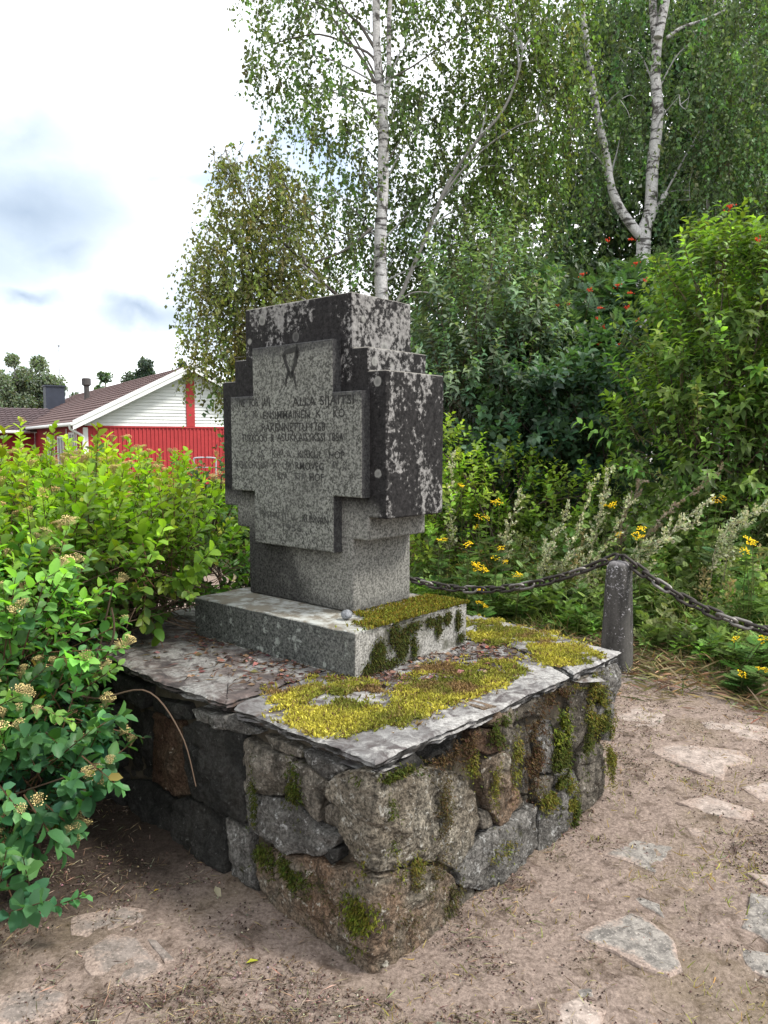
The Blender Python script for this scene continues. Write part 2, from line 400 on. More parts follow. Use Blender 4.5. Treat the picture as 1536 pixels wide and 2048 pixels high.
def mat_soil():
    m, t, p, o = new_mat('soil'); c = t.coord()
    big = t.noise(c, 1.6, 6, .6, .3); mid = t.noise(c, 9, 8, .68, .4); fine = t.noise(c, 70, 8, .75); f2 = t.noise(c, 190, 5, .7)
    col = t.mix(t.ramp(fine, .34, .66), (.132, .099, .083), (.375, .298, .255))
    col = t.mix(t.m('MULTIPLY', t.ramp(mid, .52, .64), .72), col, t.mix(fine, (.035, .023, .018), (.10, .07, .05)))
    col = t.mix(t.m('MULTIPLY', t.ramp(big, .52, .66), .45), col, t.mix(fine, (.07, .055, .030), (.25, .20, .12)))
    col = t.mix(t.m('MULTIPLY', t.ramp(f2, .64, .70), .6), col, (.42, .36, .28))
    # dark leaf humus, with the shade under the shrubs painted into the soil colour
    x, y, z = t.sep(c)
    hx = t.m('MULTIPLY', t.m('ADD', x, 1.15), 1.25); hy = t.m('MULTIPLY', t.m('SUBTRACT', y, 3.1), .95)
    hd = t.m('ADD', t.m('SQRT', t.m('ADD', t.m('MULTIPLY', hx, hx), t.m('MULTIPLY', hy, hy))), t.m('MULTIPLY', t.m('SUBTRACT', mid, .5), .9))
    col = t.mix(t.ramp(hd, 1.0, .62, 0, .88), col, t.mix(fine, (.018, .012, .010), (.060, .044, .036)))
    # beyond the trodden soil the ground is grass
    x, y, z = t.sep(c)
    d = t.m('ADD', t.m('ADD', t.m('MULTIPLY', t.m('SUBTRACT', x, 1.53), .679), t.m('MULTIPLY', t.m('SUBTRACT', y, 4.94), .734)), t.m('MULTIPLY', t.m('SUBTRACT', mid, .5), .8))
    g = t.ramp(d, .25, .7)
    col = t.mix(g, col, t.mix(fine, (.02, .03, .009), (.06, .075, .02)))
    h = t.m('ADD', t.m('ADD', t.m('MULTIPLY', fine, .8), t.m('MULTIPLY', f2, .4)), mid)
    fin(t, p, col, .95, t.bump(h, 1., .014), .1); return m

def mat_flag(name, a, b, dust, off=0):
    m, t, p, o = new_mat(name); ed = t.sep(t.new('ShaderNodeAttribute', attribute_name='tint').outputs['Color'])[0]; c = t.mapping(t.coord(), loc=(off, off, 0))
    mid = t.noise(c, 26, 8, .7, .4); fine = t.noise(c, 95, 6, .72); big = t.noise(c, 7, 6, .6, .5)
    col = t.mix(t.ramp(mid, .40, .60), a, b)
    col = t.mix(t.ramp(fine, .56, .66), col, tuple(min(.7, x*1.45) for x in b))
    col = t.mix(t.ramp(fine, .42, .34), col, tuple(x*.5 for x in a))
    col = t.mix(t.m('MULTIPLY', t.ramp(t.m('ADD', t.m('ADD', t.m('MULTIPLY', big, .75), t.m('MULTIPLY', fine, .25)), t.m('MULTIPLY', ed, .16)), .60-.22*dust, .70-.22*dust), .96), col, t.mix(t.ramp(fine, .34, .66), (.132, .099, .083), (.375, .298, .255)))
    fin(t, p, col, .93, t.bump(t.m('ADD', mid, fine), .7, .006), .15); return m

def mat_birch():
    m, t, p, o = new_mat('birch_bark'); c = t.coord()
    band = t.noise(t.mapping(c, (4, 4, 17)), 1, 6, .65, .3); rough_ = t.noise(c, 6, 7, .7, .6); f = t.noise(c, 40, 5, .7)
    col = t.mix(t.ramp(f, .3, .7), (.36, .355, .36), (.66, .65, .65))
    col = t.mix(t.m('MULTIPLY', t.ramp(band, .53, .60), .9), col, (.045, .04, .038))
    col = t.mix(t.m('MULTIPLY', t.ramp(rough_, .545, .60), .9), col, (.05, .045, .04))
    fin(t, p, col, .8, t.bump(t.m('ADD', band, f), .6, .01), .2); return m

def mat_bollard():
    m, t, p, o = new_mat('bollard_stone'); c = t.coord(); nz = t.sep(t.coord('Normal'))[2]; z = t.sep(c)[2]
    mid = t.noise(c, 14, 8, .68, .3); fine = t.noise(c, 70, 6, .72); vs = t.noise(t.mapping(c, (1, 1, .2)), 18, 5, .6)
    col = t.mix(t.ramp(t.m('ADD', t.m('MULTIPLY', vs, .6), t.m('MULTIPLY', fine, .4)), .36, .64), (.030, .029, .028), (.10, .096, .090))
    q = t.m('ADD', t.m('ADD', t.m('MULTIPLY', mid, .45), t.m('MULTIPLY', fine, .55)), t.ramp(z, .35, .72, 0, .05))
    col = t.mix(t.ramp(q, .575, .61), col, (.40, .39, .41))
    col = t.mix(t.ramp(nz, .3, .9, 0, .6), col, (.22, .21, .22))
    fin(t, p, col, .92, t.bump(t.m('ADD', mid, fine), .6, .006), .15); return m

M = {}
M['block'] = mat_cross_block(); M['plaque'] = mat_plaque(); M['plinth'] = mat_plinth()
M['ink'] = mat_plain('lettering', (.022, .022, .021), .9, .4, 30)
M['ink_faded'] = mat_plain('faded_lettering', (.045, .046, .043), .9, .5, 60)
M['rock_dark'] = mat_rock('stone_dark', (.022, .022, .021), (.062, .059, .055), .25, (.17, .17, .16), .55, .35, .2, .0)
M['rock_grey'] = mat_rock('stone_grey', (.082, .078, .072), (.185, .177, .165), .42, (.42, .42, .41), .5, .5, .25, 3.1)
M['rock_mid'] = mat_rock('stone_brown_grey', (.085, .075, .060), (.185, .165, .138), .36, (.42, .40, .36), .55, .5, .35, 7.7)
M['rock_lichen'] = mat_rock('stone_lichen', (.135, .115, .088), (.25, .225, .182), .45, (.46, .45, .41), .6, .65, .3, 1.3)
M['rock_rust'] = mat_rock('stone_rust', (.060, .034, .023), (.12, .082, .056), .12, (.42, .38, .32), .5, .5, .3, 5.2)
M['rock_tan'] = mat_rock('stone_tan', (.155, .138, .110), (.180, .118, .078), .38, (.48, .46, .40), .5, .55, .35, 9.4)
M['earth'] = mat_plain('joint_earth', (.060, .050, .036), .95, .5, 20, .8, 60)
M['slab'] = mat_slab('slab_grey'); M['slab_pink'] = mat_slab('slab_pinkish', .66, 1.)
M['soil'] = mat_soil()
M['flag_grey'] = mat_flag('flagstone_grey', (.11, .102, .095), (.255, .236, .215), .10)
M['flag_pale'] = mat_flag('flagstone_pale', (.195, .162, .143), (.345, .290, .258), .34, 4)
M['flag_dust'] = mat_flag('flagstone_dusty', (.13, .112, .10), (.22, .188, .17), .45, 8)
M['moss'] = mat_leaf('moss', .25, .8, (1.2, 1.2, .5), .1)
M['leaf'] = mat_leaf('leaf', .46, .42, (1.35, 1.5, .45), .22)
M['leaf_far'] = mat_leaf('tree_leaf', .40, .5, (1.3, 1.4, .5), .3)
M['leaf_matt'] = mat_leaf('herb_leaf', .35, .7, (1.2, 1.3, .6), .15)
M['flower'] = mat_tint('flower', .8); M['twig'] = mat_tint('twig', .85); M['straw'] = mat_tint('straw', .9, .1)
M['birch'] = mat_birch(); M['bark'] = mat_plain('grey_bark', (.17, .165, .155), .85, .4, 9, .6, 40)
M['bark_dark'] = mat_plain('dark_bark', (.04, .034, .028), .9, .4, 9, .6, 40)
M['bollard'] = mat_bollard()
M['iron'] = mat_plain('old_iron', (.036, .031, .028), .6, .45, 25, .5, 120, .4, .35)
M['iron_worn'] = mat_plain('worn_iron', (.17, .16, .15), .5, .3, 25, .3, 120, .5, .6)
M['pebble'] = mat_flag('pebble_stone', (.10, .105, .115), (.25, .26, .28), -1.)
M['red'] = mat_plain('red_paint', (.36, .034, .038), .6, .1, 3); M['red_dark'] = mat_plain('dark_red_paint', (.26, .02, .025), .6, .1, 3)
M['white'] = mat_plain('white_paint', (.70, .71, .70), .6, .06, 2); M['white_board'] = mat_plain('white_board', (.66, .68, .67), .65, .07, 1.5)
M['roof'] = mat_plain('brown_roof_tile', (.105, .066, .062), .75, .25, 3); M['roof_dark'] = mat_plain('dark_roof_tile', (.075, .052, .055), .75, .25, 3)
M['chimney'] = mat_plain('chimney_sheet', (.028, .034, .05), .5, .2, 2); M['vent'] = mat_plain('vent_pipe', (.06, .055, .055), .7, .2, 3)
M['glass'] = mat_plain('window_glass', (.30, .33, .36), .08, .1, 2, spec=.6); M['steel'] = mat_plain('painted_pole', (.34, .35, .38), .4, .08, 4)
# ------------------------------------------------------------------ ground
def chain_dist(x, y): return (x-1.53)*.679 + (y-4.94)*.734          # metres beyond the chain line
def ground_z(x, y):
    P = p3(x, y); 
    near = np.exp(-((P[:, 1]-3)**2+P[:, 0]**2)/60)
    z = .012*fbm(P, 1.3, 3, 3) + near*(.007*fbm(P, 7, 3, 5) + .0065*np.maximum(fbm(P, 26, 3, 9), -.3))
    fall = np.clip((P[:, 1]-9)/16, 0, 1)*np.clip((-P[:, 0]-2)/5, 0, 1)
    return z - .62*fall*fall*(3-2*fall)
def axis(lo, hi, step, out):
    a = list(np.arange(lo, hi+1e-6, step)); s = step; v = lo
    while v > -out: s *= 1.35; v -= s; a.insert(0, v)
    s = step; v = hi
    while v < out: s *= 1.35; v += s; a.append(v)
    return np.array(a)
gx = axis(-1.7, 2.6, .019, 600); gy = axis(1.6, 5.2, .019, 600)
GX, GY = np.meshgrid(gx, gy); nxg, nyg = len(gx), len(gy)
gV = np.stack([GX.ravel(), GY.ravel(), ground_z(GX.ravel(), GY.ravel())], 1)
idx = (np.arange(nyg-1)[:, None]*nxg + np.arange(nxg-1)[None]).ravel()
gF = np.concatenate([np.stack([idx, idx+1, idx+nxg+1], 1), np.stack([idx, idx+nxg+1, idx+nxg], 1)])
a = Acc(); a.add(gV, gF)
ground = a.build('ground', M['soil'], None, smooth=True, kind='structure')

FLAGS = [ [(1.303, 4.243), (1.542, 4.227), (1.541, 4.054), (1.446, 3.845), (1.332, 3.845), (1.252, 4.016)] , [(1.649, 3.972), (1.774, 4.016), (2.007, 3.893), (2.058, 3.771), (1.905, 3.688), (1.787, 3.745), (1.661, 3.866)] , [(1.275, 3.566), (1.401, 3.675), (1.723, 3.589), (1.734, 3.462), (1.579, 3.402), (1.494, 3.267), (1.436, 3.323), (1.36, 3.424)] , [(1.54, 3.199), (1.69, 3.257), (1.703, 3.137), (1.57, 3.061)] , [(1.207, 3.061), (1.348, 3.11), (1.495, 2.983), (1.439, 2.882), (1.373, 2.91), (1.288, 2.967)] , [(1.17, 2.851), (1.264, 2.839), (1.221, 2.768), (1.171, 2.798)] , [(0.793, 2.667), (0.951, 2.783), (1.088, 2.725), (0.946, 2.553), (0.902, 2.594)] , [(0.809, 2.439), (0.856, 2.419), (0.899, 2.37), (0.892, 2.301), (0.839, 2.37)] , [(0.584, 2.203), (0.682, 2.273), (0.786, 2.312), (0.838, 2.263), (0.874, 2.177), (0.846, 2.048), (0.795, 2.02), (0.732, 2.048), (0.673, 2.127), (0.607, 2.161)] , [(1.209, 2.408), (1.273, 2.389), (1.293, 2.258), (1.215, 2.141), (1.144, 2.159), (1.096, 2.229)] , [(1.252, 2.525), (1.319, 2.51), (1.358, 2.474), (1.286, 2.431)] , [(1.044, 2.143), (1.124, 2.119), (1.169, 2.055), (1.095, 1.994), (1.036, 2.044)] , [(0.466, 1.922), (0.532, 1.956), (0.591, 1.901), (0.552, 1.831), (0.437, 1.831)] , [(0.526, 1.984), (0.577, 1.994), (0.573, 1.956), (0.531, 1.952)] , [(1.508, 4.877), (1.622, 4.899), (1.649, 4.689), (1.532, 4.543), (1.422, 4.62)] , [(-0.893, 2.119), (-0.831, 2.212), (-0.742, 2.184), (-0.63, 2.069), (-0.663, 1.986), (-0.747, 1.975), (-0.846, 2.044)] , [(-0.992, 2.299), (-0.846, 2.362), (-0.704, 2.33), (-0.782, 2.256), (-0.897, 2.198), (-0.956, 2.212)] , [(-1.055, 1.952), (-0.942, 1.998), (-0.858, 1.952), (-0.832, 1.888), (-0.908, 1.84), (-0.994, 1.831)] , [(-0.729, 2.198), (-0.69, 2.186), (-0.602, 2.093), (-0.632, 2.086)] , ]
for k, poly in enumerate(FLAGS):
    P = np.array(poly); c = P.mean(0); n = len(P)
    B = []
    for i in range(n):                                     # ragged outline
        p0, p1 = P[i], P[(i+1) % n]; L = np.linalg.norm(p1-p0); q = max(2, int(L/.025))
        for j in range(q): B.append(p0+(p1-p0)*j/q)
    B = np.array(B); B = c + (B-c)*(1+.055*vnoise(p3(B[:, 0], B[:, 1]), 16, 4)[:, None]+.03*vnoise(p3(B[:, 0], B[:, 1]), 45, 6)[:, None])
    N = len(B); V = []; F = []
    rings = [(1.0, -.05), (1.0, .006), (.965, .013), (.85, .016), (.6, .017), (.3, .017)]
    gz0 = float(ground_z(np.array([c[0]]), np.array([c[1]]))[0])
    lift = (-.013 if k in (0, 1, 3, 4, 5, 7, 12, 13, 14, 15, 16, 17, 18) else -.009)
    for s, z in rings:
        q = c+(B-c)*s
        zz = gz0 + z + lift + .005*fbm(p3(q[:, 0], q[:, 1]), 9, 3, 11) if z > 0 else np.full(N, gz0+z)
        V.append(np.stack([q[:, 0], q[:, 1], zz], 1))
    V = np.concatenate(V+[np.array([[c[0], c[1], gz0+.017+lift]])])
    for r in range(len(rings)-1):
        for j in range(N):
            a0 = r*N+j; b0 = r*N+(j+1) % N; F += [(a0, b0, b0+N), (a0, b0+N, a0+N)]
    F += [((len(rings)-1)*N+j, (len(rings)-1)*N+(j+1) % N, len(V)-1) for j in range(N)]
    sv_ = np.concatenate([np.full(N, e_) for e_ in (1, 1, .95, .45, .1, 0)]+[[0.]]); ac = Acc(); ac.add(V, F, np.repeat(sv_[:, None], 3, 1))
    mt = M['flag_grey'] if k in (6, 7, 8, 9, 11, 13) else M['flag_dust'] if k in (15, 16, 17, 18, 14, 5) else M['flag_pale']
    ac.build('flagstone', mt, ground, smooth=False)

# ------------------------------------------------------------------ rubble-stone pedestal
S0 = np.array([-.0242, 2.0416]); STH = .7469
SU = np.array([-math.cos(STH), math.sin(STH)]); SV = np.array([math.sin(STH), math.cos(STH)]); ZS = .6176
def slab_pt(a, b): return S0 + np.multiply.outer(a, SV) + np.multiply.outer(b, SU)
def wall_pt(s, z, d):
    """unrolled wall face: s > 0 runs along the inscribed side, s < 0 along the other, d outward"""
    s = np.asarray(s, float); r = .022; t = np.clip((s+r)/(2*r), 0, 1)
    sp = np.where(np.abs(s) > r, s, 0)
    P0 = S0 + .015*(SU+SV)
    left = np.where(s > r, s, np.where(s < -r, 0, r*t*t)); right = np.where(s < -r, -s, np.where(s > r, 0, r*(1-t)**2))
    n = -(SV[None]*t[:, None] + SU[None]*(1-t[:, None])); n /= np.linalg.norm(n, axis=1, keepdims=True)
    xy = P0 + left[:, None]*SU + right[:, None]*SV + n*np.asarray(d)[:, None]
    return np.concatenate([xy, np.asarray(z)[:, None]], 1), n
PED = thing('stone_pedestal', 'moss-grown rubble stone pedestal with slab top carrying the memorial', 'pedestal', (*slab_pt(.7, 1.0), 0))
PO = np.array(PED.location)
STONES = {
'A': [(0.977, 0.452), (0.902, 0.492), (0.622, 0.545), (0.604, 0.404), (0.609, 0.216), (0.696, 0.209), (0.771, 0.212), (0.933, 0.206), (0.971, 0.306)],
  'B': [(0.601, 0.516), (0.511, 0.504), (0.358, 0.515), (0.378, 0.472), (0.409, 0.378), (0.507, 0.349), (0.606, 0.325), (0.614, 0.43)],
  'C': [(0.351, 0.507), (0.291, 0.509), (0.194, 0.488), (0.228, 0.407), (0.242, 0.346), (0.323, 0.395), (0.389, 0.399), (0.376, 0.453)],
  'D': [(0.601, 0.317), (0.507, 0.34), (0.402, 0.367), (0.328, 0.377), (0.248, 0.328), (0.149, 0.338), (0.164, 0.303), (0.22, 0.25), (0.388, 0.201), (0.493, 0.195), (0.574, 0.204), (0.603, 0.246)],
  'D2': [(0.212, 0.254), (0.203, 0.279), (0.145, 0.299), (0.151, 0.263), (0.179, 0.24)],
  'G': [(1.055, 0.147), (0.933, 0.191), (0.772, 0.197), (0.725, 0.193), (0.711, 0.09), (0.724, -0.052), (0.82, -0.046), (0.891, -0.045), (1.0, -0.062), (1.074, -0.051)],
  'G2': [(0.716, 0.193), (0.623, 0.194), (0.585, 0.19), (0.582, 0.107), (0.562, 0.04), (0.556, -0.026), (0.63, -0.054), (0.71, -0.055), (0.699, 0.094)],
  'H': [(1.209, 0.446), (1.0, 0.457), (0.984, 0.302), (0.952, 0.206), (1.065, 0.153), (1.224, 0.172)],
  'H2': [(1.442, 0.409), (1.224, 0.443), (1.239, 0.173), (1.42, 0.121)],
  'H3': [(1.42, 0.108), (1.232, 0.159), (1.075, 0.142), (1.091, -0.034), (1.234, -0.025), (1.43, -0.053)],
  'T0': [(1.206, 0.507), (0.964, 0.541), (0.917, 0.497), (1.067, 0.463), (1.208, 0.458)],
  'T1': [(0.916, 0.538), (0.662, 0.569), (0.523, 0.551), (0.582, 0.528), (0.87, 0.505)],
  'T2': [(0.508, 0.545), (0.427, 0.553), (0.309, 0.548), (0.323, 0.525), (0.478, 0.513)],
  'T3': [(0.304, 0.557), (0.181, 0.554), (0.114, 0.555), (0.194, 0.499), (0.282, 0.518)],
  'T4': [(0.155, 0.559), (0.011, 0.564), (0.011, 0.537), (0.104, 0.556)],
  'EW': [(0.136, 0.399), (0.173, 0.438), (0.226, 0.396), (0.235, 0.341), (0.136, 0.35)],
  'R1': [(-0.525, 0.622), (-0.662, 0.605), (-0.697, 0.548), (-0.673, 0.521), (-0.546, 0.564)],
  'R2': [(-0.46, 0.568), (-0.616, 0.527), (-0.666, 0.445), (-0.528, 0.467), (-0.461, 0.516)],
  'R3': [(-0.529, 0.448), (-0.666, 0.433), (-0.69, 0.334), (-0.769, 0.221), (-0.624, 0.181), (-0.531, 0.321), (-0.518, 0.406)],
  'R4': [(-0.521, 0.264), (-0.561, 0.261), (-0.588, 0.198), (-0.534, 0.202)],
  'R5': [(-0.534, 0.185), (-0.673, 0.182), (-0.84, 0.179), (-0.845, 0.032), (-0.712, 0.006), (-0.605, -0.004), (-0.495, 0.018), (-0.391, 0.074), (-0.396, 0.114), (-0.465, 0.144)],
  'R6': [(-0.386, 0.059), (-0.484, 0.023), (-0.495, -0.006), (-0.43, -0.007), (-0.392, 0.005)],
  'R7': [(-0.858, 0.439), (-0.957, 0.462), (-0.976, 0.345), (-0.95, 0.271), (-0.87, 0.293)],
  'R8': [(-0.692, 0.512), (-0.836, 0.503), (-0.853, 0.295), (-0.832, 0.218), (-0.749, 0.258), (-0.678, 0.436)],
  'R9': [(-0.875, 0.132), (-1.01, 0.216), (-1.127, 0.217), (-1.17, 0.143), (-1.168, 0.006), (-1.08, -0.023), (-0.951, -0.033), (-0.866, 0.01)],
  'R10': [(-0.843, 0.287), (-0.987, 0.247), (-0.93, 0.154), (-0.86, 0.187)],
  'R11': [(-0.987, 0.44), (-1.082, 0.443), (-1.109, 0.281), (-1.069, 0.232), (-0.983, 0.26)],
  'R12': [(-1.094, 0.528), (-1.24, 0.516), (-1.332, 0.352), (-1.268, 0.283), (-1.14, 0.271)],
  'R13': [(-1.169, 0.25), (-1.376, 0.25), (-1.445, 0.134), (-1.443, 0.013), (-1.192, 0.01), (-1.181, 0.154)],
  'R14': [(-1.252, 0.596), (-1.478, 0.565), (-1.479, 0.4), (-1.34, 0.44)],
  'R15': [(-1.341, 0.427), (-1.471, 0.393), (-1.471, 0.231), (-1.385, 0.261), (-1.302, 0.36)],
  'R16': [(-0.952, 0.59), (-1.237, 0.578), (-1.248, 0.522), (-1.086, 0.538)],
  'R17': [(-0.186, 0.592), (-0.353, 0.592), (-0.447, 0.575), (-0.453, 0.51), (-0.406, 0.467), (-0.233, 0.515)],
  'R18': [(-0.705, 0.567), (-0.833, 0.575), (-0.942, 0.589), (-0.946, 0.474), (-0.842, 0.507), (-0.713, 0.517)],
  'R19': [(-0.776, 0.225), (-0.832, 0.208), (-0.839, 0.191), (-0.672, 0.193), (-0.642, 0.178)],
  'R20': [(-0.066, 0.562), (-0.186, 0.584), (-0.221, 0.527), (-0.12, 0.537), (-0.056, 0.543)],
  'E': [(0.011, 0.58), (0.1, 0.558), (0.194, 0.492), (0.19, 0.44), (0.133, 0.424), (0.14, 0.356), (0.071, 0.299), (0.012, 0.292), (-0.099, 0.255), (-0.175, 0.241), (-0.286, 0.2), (-0.385, 0.127), (-0.489, 0.168), (-0.522, 0.229), (-0.486, 0.343), (-0.423, 0.43), (-0.303, 0.489), (-0.146, 0.528)],
  'F': [(0.012, 0.28), (0.095, 0.268), (0.179, 0.232), (0.229, 0.237), (0.326, 0.203), (0.478, 0.175), (0.527, 0.152), (0.54, 0.066), (0.507, 0.012), (0.483, -0.05), (0.392, -0.061), (0.269, -0.066), (0.154, -0.043), (0.02, -0.016), (-0.071, -0.036), (-0.204, -0.046), (-0.308, -0.028), (-0.382, 0.005), (-0.376, 0.065), (-0.349, 0.121), (-0.306, 0.164), (-0.156, 0.233)],
  }
STONES.update({'U1': [(1.46, .42), (1.75, .45), (1.78, .2), (1.45, .15)], 'U2': [(1.44, .12), (1.76, .17), (1.8, -.05), (1.45, -.05)],
               'U3': [(1.79, .46), (2.08, .45), (2.08, .22), (1.8, .2)], 'U4': [(1.8, .17), (2.08, .19), (2.08, -.05), (1.82, -.05)], 'U5': [(1.22, .55), (1.6, .56), (1.6, .47), (1.24, .46)], 'U6': [(1.62, .56), (2.07, .55), (2.07, .48), (1.63, .48)],
               'W1': [(-.70, .43), (-.82, .40), (-.74, .27), (-.70, .33)], 'W2': [(-.88, .24), (-.98, .23), (-1.05, .22), (-.96, .26), (-.88, .27)]})
SMAT = dict(A='rock_dark', B='rock_mid', C='rock_mid', D='rock_grey', D2='rock_dark', G='rock_dark', G2='rock_grey', H='rock_rust', H2='rock_dark', H3='rock_dark', T0='rock_dark', T1='rock_grey', T2='rock_mid',
            T3='rock_grey', T4='rock_dark', EW='rock_mid', R1='rock_tan', R2='rock_rust', R3='rock_tan', R4='rock_mid', R5='rock_grey', R6='rock_mid', R7='rock_grey', R8='rock_mid', R9='rock_grey', R10='rock_mid', R11='rock_mid', R12='rock_mid',
            R13='rock_mid', R14='rock_grey', R15='rock_grey', R16='rock_mid', R17='rock_dark', R18='rock_mid', R19='rock_mid', R20='rock_dark', E='rock_lichen', F='rock_tan')
DEPTH = dict(E=.012, F=.022, A=.004, D=.008, R17=-.03, R8=-.022, EW=-.025, R9=.012, R3=.012, R5=.012, G=.005, G2=.0, T4=-.01, W1=-.05, W2=-.05, R19=-.02, R18=-.02, R14=.01, C=.006, H=-.015, H2=-.03)
for k, (nm, poly) in enumerate(STONES.items()):
    P = np.array(poly, float); P[P[:, 1] < .012, 1] -= .04; c = P.mean(0); n = len(P)
    big = nm in 'EFADGR9R3R5R13'
    B = []
    for i in range(n):
        p0, p1, p2 = P[i-1], P[i], P[(i+1) % n]
        e0 = p1+(p0-p1)*.055; e1 = p1+(p2-p1)*.055
        B += [e0, .25*e0+.5*p1+.25*e1, e1]
        L = np.linalg.norm(p2-p1)*.89; q = int(L/(.011 if big else .014))
        B += [e1+(p1+(p2-p1)*.945-e1)*j/(q+1) for j in range(1, q+1)]
    B = np.array(B); size = np.sqrt(np.ptp(B[:, 0])*np.ptp(B[:, 1]))
    w_ = .006*vnoise(p3(B[:, 0], B[:, 1], k), 25, 2)+.004*vnoise(p3(B[:, 0], B[:, 1], k), 70, 3)
    rad = np.linalg.norm(B-c, axis=1, keepdims=True); B = c+(B-c)*(1+(w_[:, None]+.0015)/rad)
    N = len(B); bulge = min(.012, size*.05); dd = DEPTH.get(nm, rng.uniform(-.010, .010))
    ns = 26 if big else 13
    prof = [(.99, -.13), (1., -.05), (1., -.014), (.992, -.004)] + [(s, bulge*.75*(1-s**5)) for s in np.linspace(.975, .04, ns)]
    V = []; F = []; tilt = rng.normal(size=2)*.035; FO = rng.uniform(.004, .014, 8); FG = rng.normal(size=(8, 2))*.16
    for s, d in prof:
        q = c+(B-c)*s; X3 = p3(q[:, 0], q[:, 1], k*3.3)
        nz_ = (.006*fbm(X3, 6, 3, 21)+np.clip((FO[None]+(q-c+.02*vnoise(X3, 20, 29)[:, None])@FG.T).min(1), -.014, .014)+.006*np.abs(vnoise(X3, 14, 22))+.0075*fbm(X3, 38, 3, 25)-.010*np.clip(np.abs(vnoise(X3, 9, 28))*-6+.7, 0, 1)) if d > -.04 else 0
        amp = min(1, size/.18)
        D = d + dd*(1 if d > -.04 else 0) + nz_*amp*(.5 if s > .98 else 1) + (q-c)@tilt
        V.append(wall_pt(q[:, 0], q[:, 1], D)[0])
    D = np.array([bulge+dd]); V.append(wall_pt(c[:1], c[1:], D)[0]); V = np.concatenate(V)
    for r in range(len(prof)-1):
        for j in range(N):
            a0 = r*N+j; b0 = r*N+(j+1) % N; F += [(a0, b0, b0+N), (a0, b0+N, a0+N)]
    F += [((len(prof)-1)*N+j, (len(prof)-1)*N+(j+1) % N, len(V)-1) for j in range(N)]
    ac = Acc(); ac.add(V, F)
    o = ac.build('stone', M[SMAT.get(nm, 'rock_dark')], PED, PO, smooth=True)
    if nm == 'E': o['label'] = 'large lichen-covered corner stone'
    if nm == 'F': o['label'] = 'big tan and rust coloured boulder at the bottom corner'
# earth and rubble filling behind the stones
cV = []
for z in (-.08, .562):
    for a_, b_ in ((.058, .058), (1.44, .058), (1.44, 2.08), (.058, 2.08)): cV.append((*slab_pt(a_, b_), z))
ac = Acc(); ac.add(cV, [(0, 1, 5), (0, 5, 4), (1, 2, 6), (1, 6, 5), (2, 3, 7), (2, 7, 6), (3, 0, 4), (3, 4, 7), (4, 5, 6), (4, 6, 7)])
ac.build('rubble_core', M['earth'], PED, PO)

def slab_z(a, b): return ZS + .004*fbm(p3(a, b), 5, 3, 31) + .002*fbm(p3(a, b), 30, 2, 33)
def make_slab(poly, mat, zoff=0, seed=0, thick=.048):
    P = np.array(poly, float); c = P.mean(0); n = len(P); B = []
    for i in range(n):
        p0, p1 = P[i], P[(i+1) % n]; q = max(2, int(np.linalg.norm(p1-p0)/.012))
        B += [p0+(p1-p0)*j/q for j in range(q)]
    B = np.array(B); N = len(B)
    T = np.roll(B, -1, 0)-np.roll(B, 1, 0); nrm = np.stack([T[:, 1], -T[:, 0]], 1); nrm /= np.linalg.norm(nrm, axis=1, keepdims=True)+1e-9
    if ((B-c)*nrm).sum() < 0: nrm = -nrm
    V = []; F = []
    prof = [(.20, -thick-.004, .0), (.06, -thick, .01), (.034, -thick+.006, .026), (.020, -thick*.70, .024), (.024, -thick*.62, .020), (.006, -thick*.45, .014), (.008, -thick*.30, .012), (.000, -thick*.16, .009), (.003, -.005, .007), (.012, .0, .004)]
    for j, (ins, z, amp) in enumerate(prof):
        X3 = p3(B[:, 0], B[:, 1], j*.35+seed)
        off = -ins*.8 + .55*amp*(vnoise(X3, 11, 41)+.8*vnoise(X3, 34, 42)) + .006*vnoise(p3(B[:, 0], B[:, 1], seed), 14, 44)+.004*vnoise(p3(B[:, 0], B[:, 1], seed), 45, 45)
        q = B+nrm*off[:, None]; zz = slab_z(q[:, 0], q[:, 1])+zoff+z + (.0035*vnoise(X3, 16, 43) if -thick < z < -.01 else 0)
        V.append(np.concatenate([S0+q[:, :1]*SV+q[:, 1:]*SU, zz[:, None]], 1))
    q0 = q
    for s in (.97, .93, .86, .78, .68, .56, .42, .28, .14):
        q = c+(q0-c)*s; zz = slab_z(q[:, 0], q[:, 1])+zoff
        V.append(np.concatenate([S0+q[:, :1]*SV+q[:, 1:]*SU, zz[:, None]], 1))
    nr = len(V); V.append(np.array([[*(S0+c[0]*SV+c[1]*SU), ZS+zoff]])); V = np.concatenate(V)
    for r in range(nr-1):
        for j in range(N):
            a0 = r*N+j; b0 = r*N+(j+1) % N; F += [(a0, b0, b0+N), (a0, b0+N, a0+N)]
    F += [((nr-1)*N+j, (nr-1)*N+(j+1) % N, len(V)-1) for j in range(N)]
    ac = Acc(); ac.add(V, F)
    bmx = ac.build('cap_slab', mat, PED, PO, smooth=True)
    bmx.data.polygons.foreach_set('use_smooth', np.concatenate([np.full(N*2*9, False), np.full(len(F)-N*2*9, True)]))
    return bmx
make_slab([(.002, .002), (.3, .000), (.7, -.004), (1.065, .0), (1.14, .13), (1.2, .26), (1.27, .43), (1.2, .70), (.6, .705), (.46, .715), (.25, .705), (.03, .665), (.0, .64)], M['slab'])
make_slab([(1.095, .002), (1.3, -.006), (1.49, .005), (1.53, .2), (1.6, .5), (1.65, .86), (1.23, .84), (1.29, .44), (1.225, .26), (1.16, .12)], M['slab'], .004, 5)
make_slab([(.0, .69), (.03, .682), (.25, .72), (.46, .73), (.6, .72), (.6, 1.5), (.3, 1.52), (0, 1.5), (-.015, 1.1)], M['slab_pink'], .002, 9)
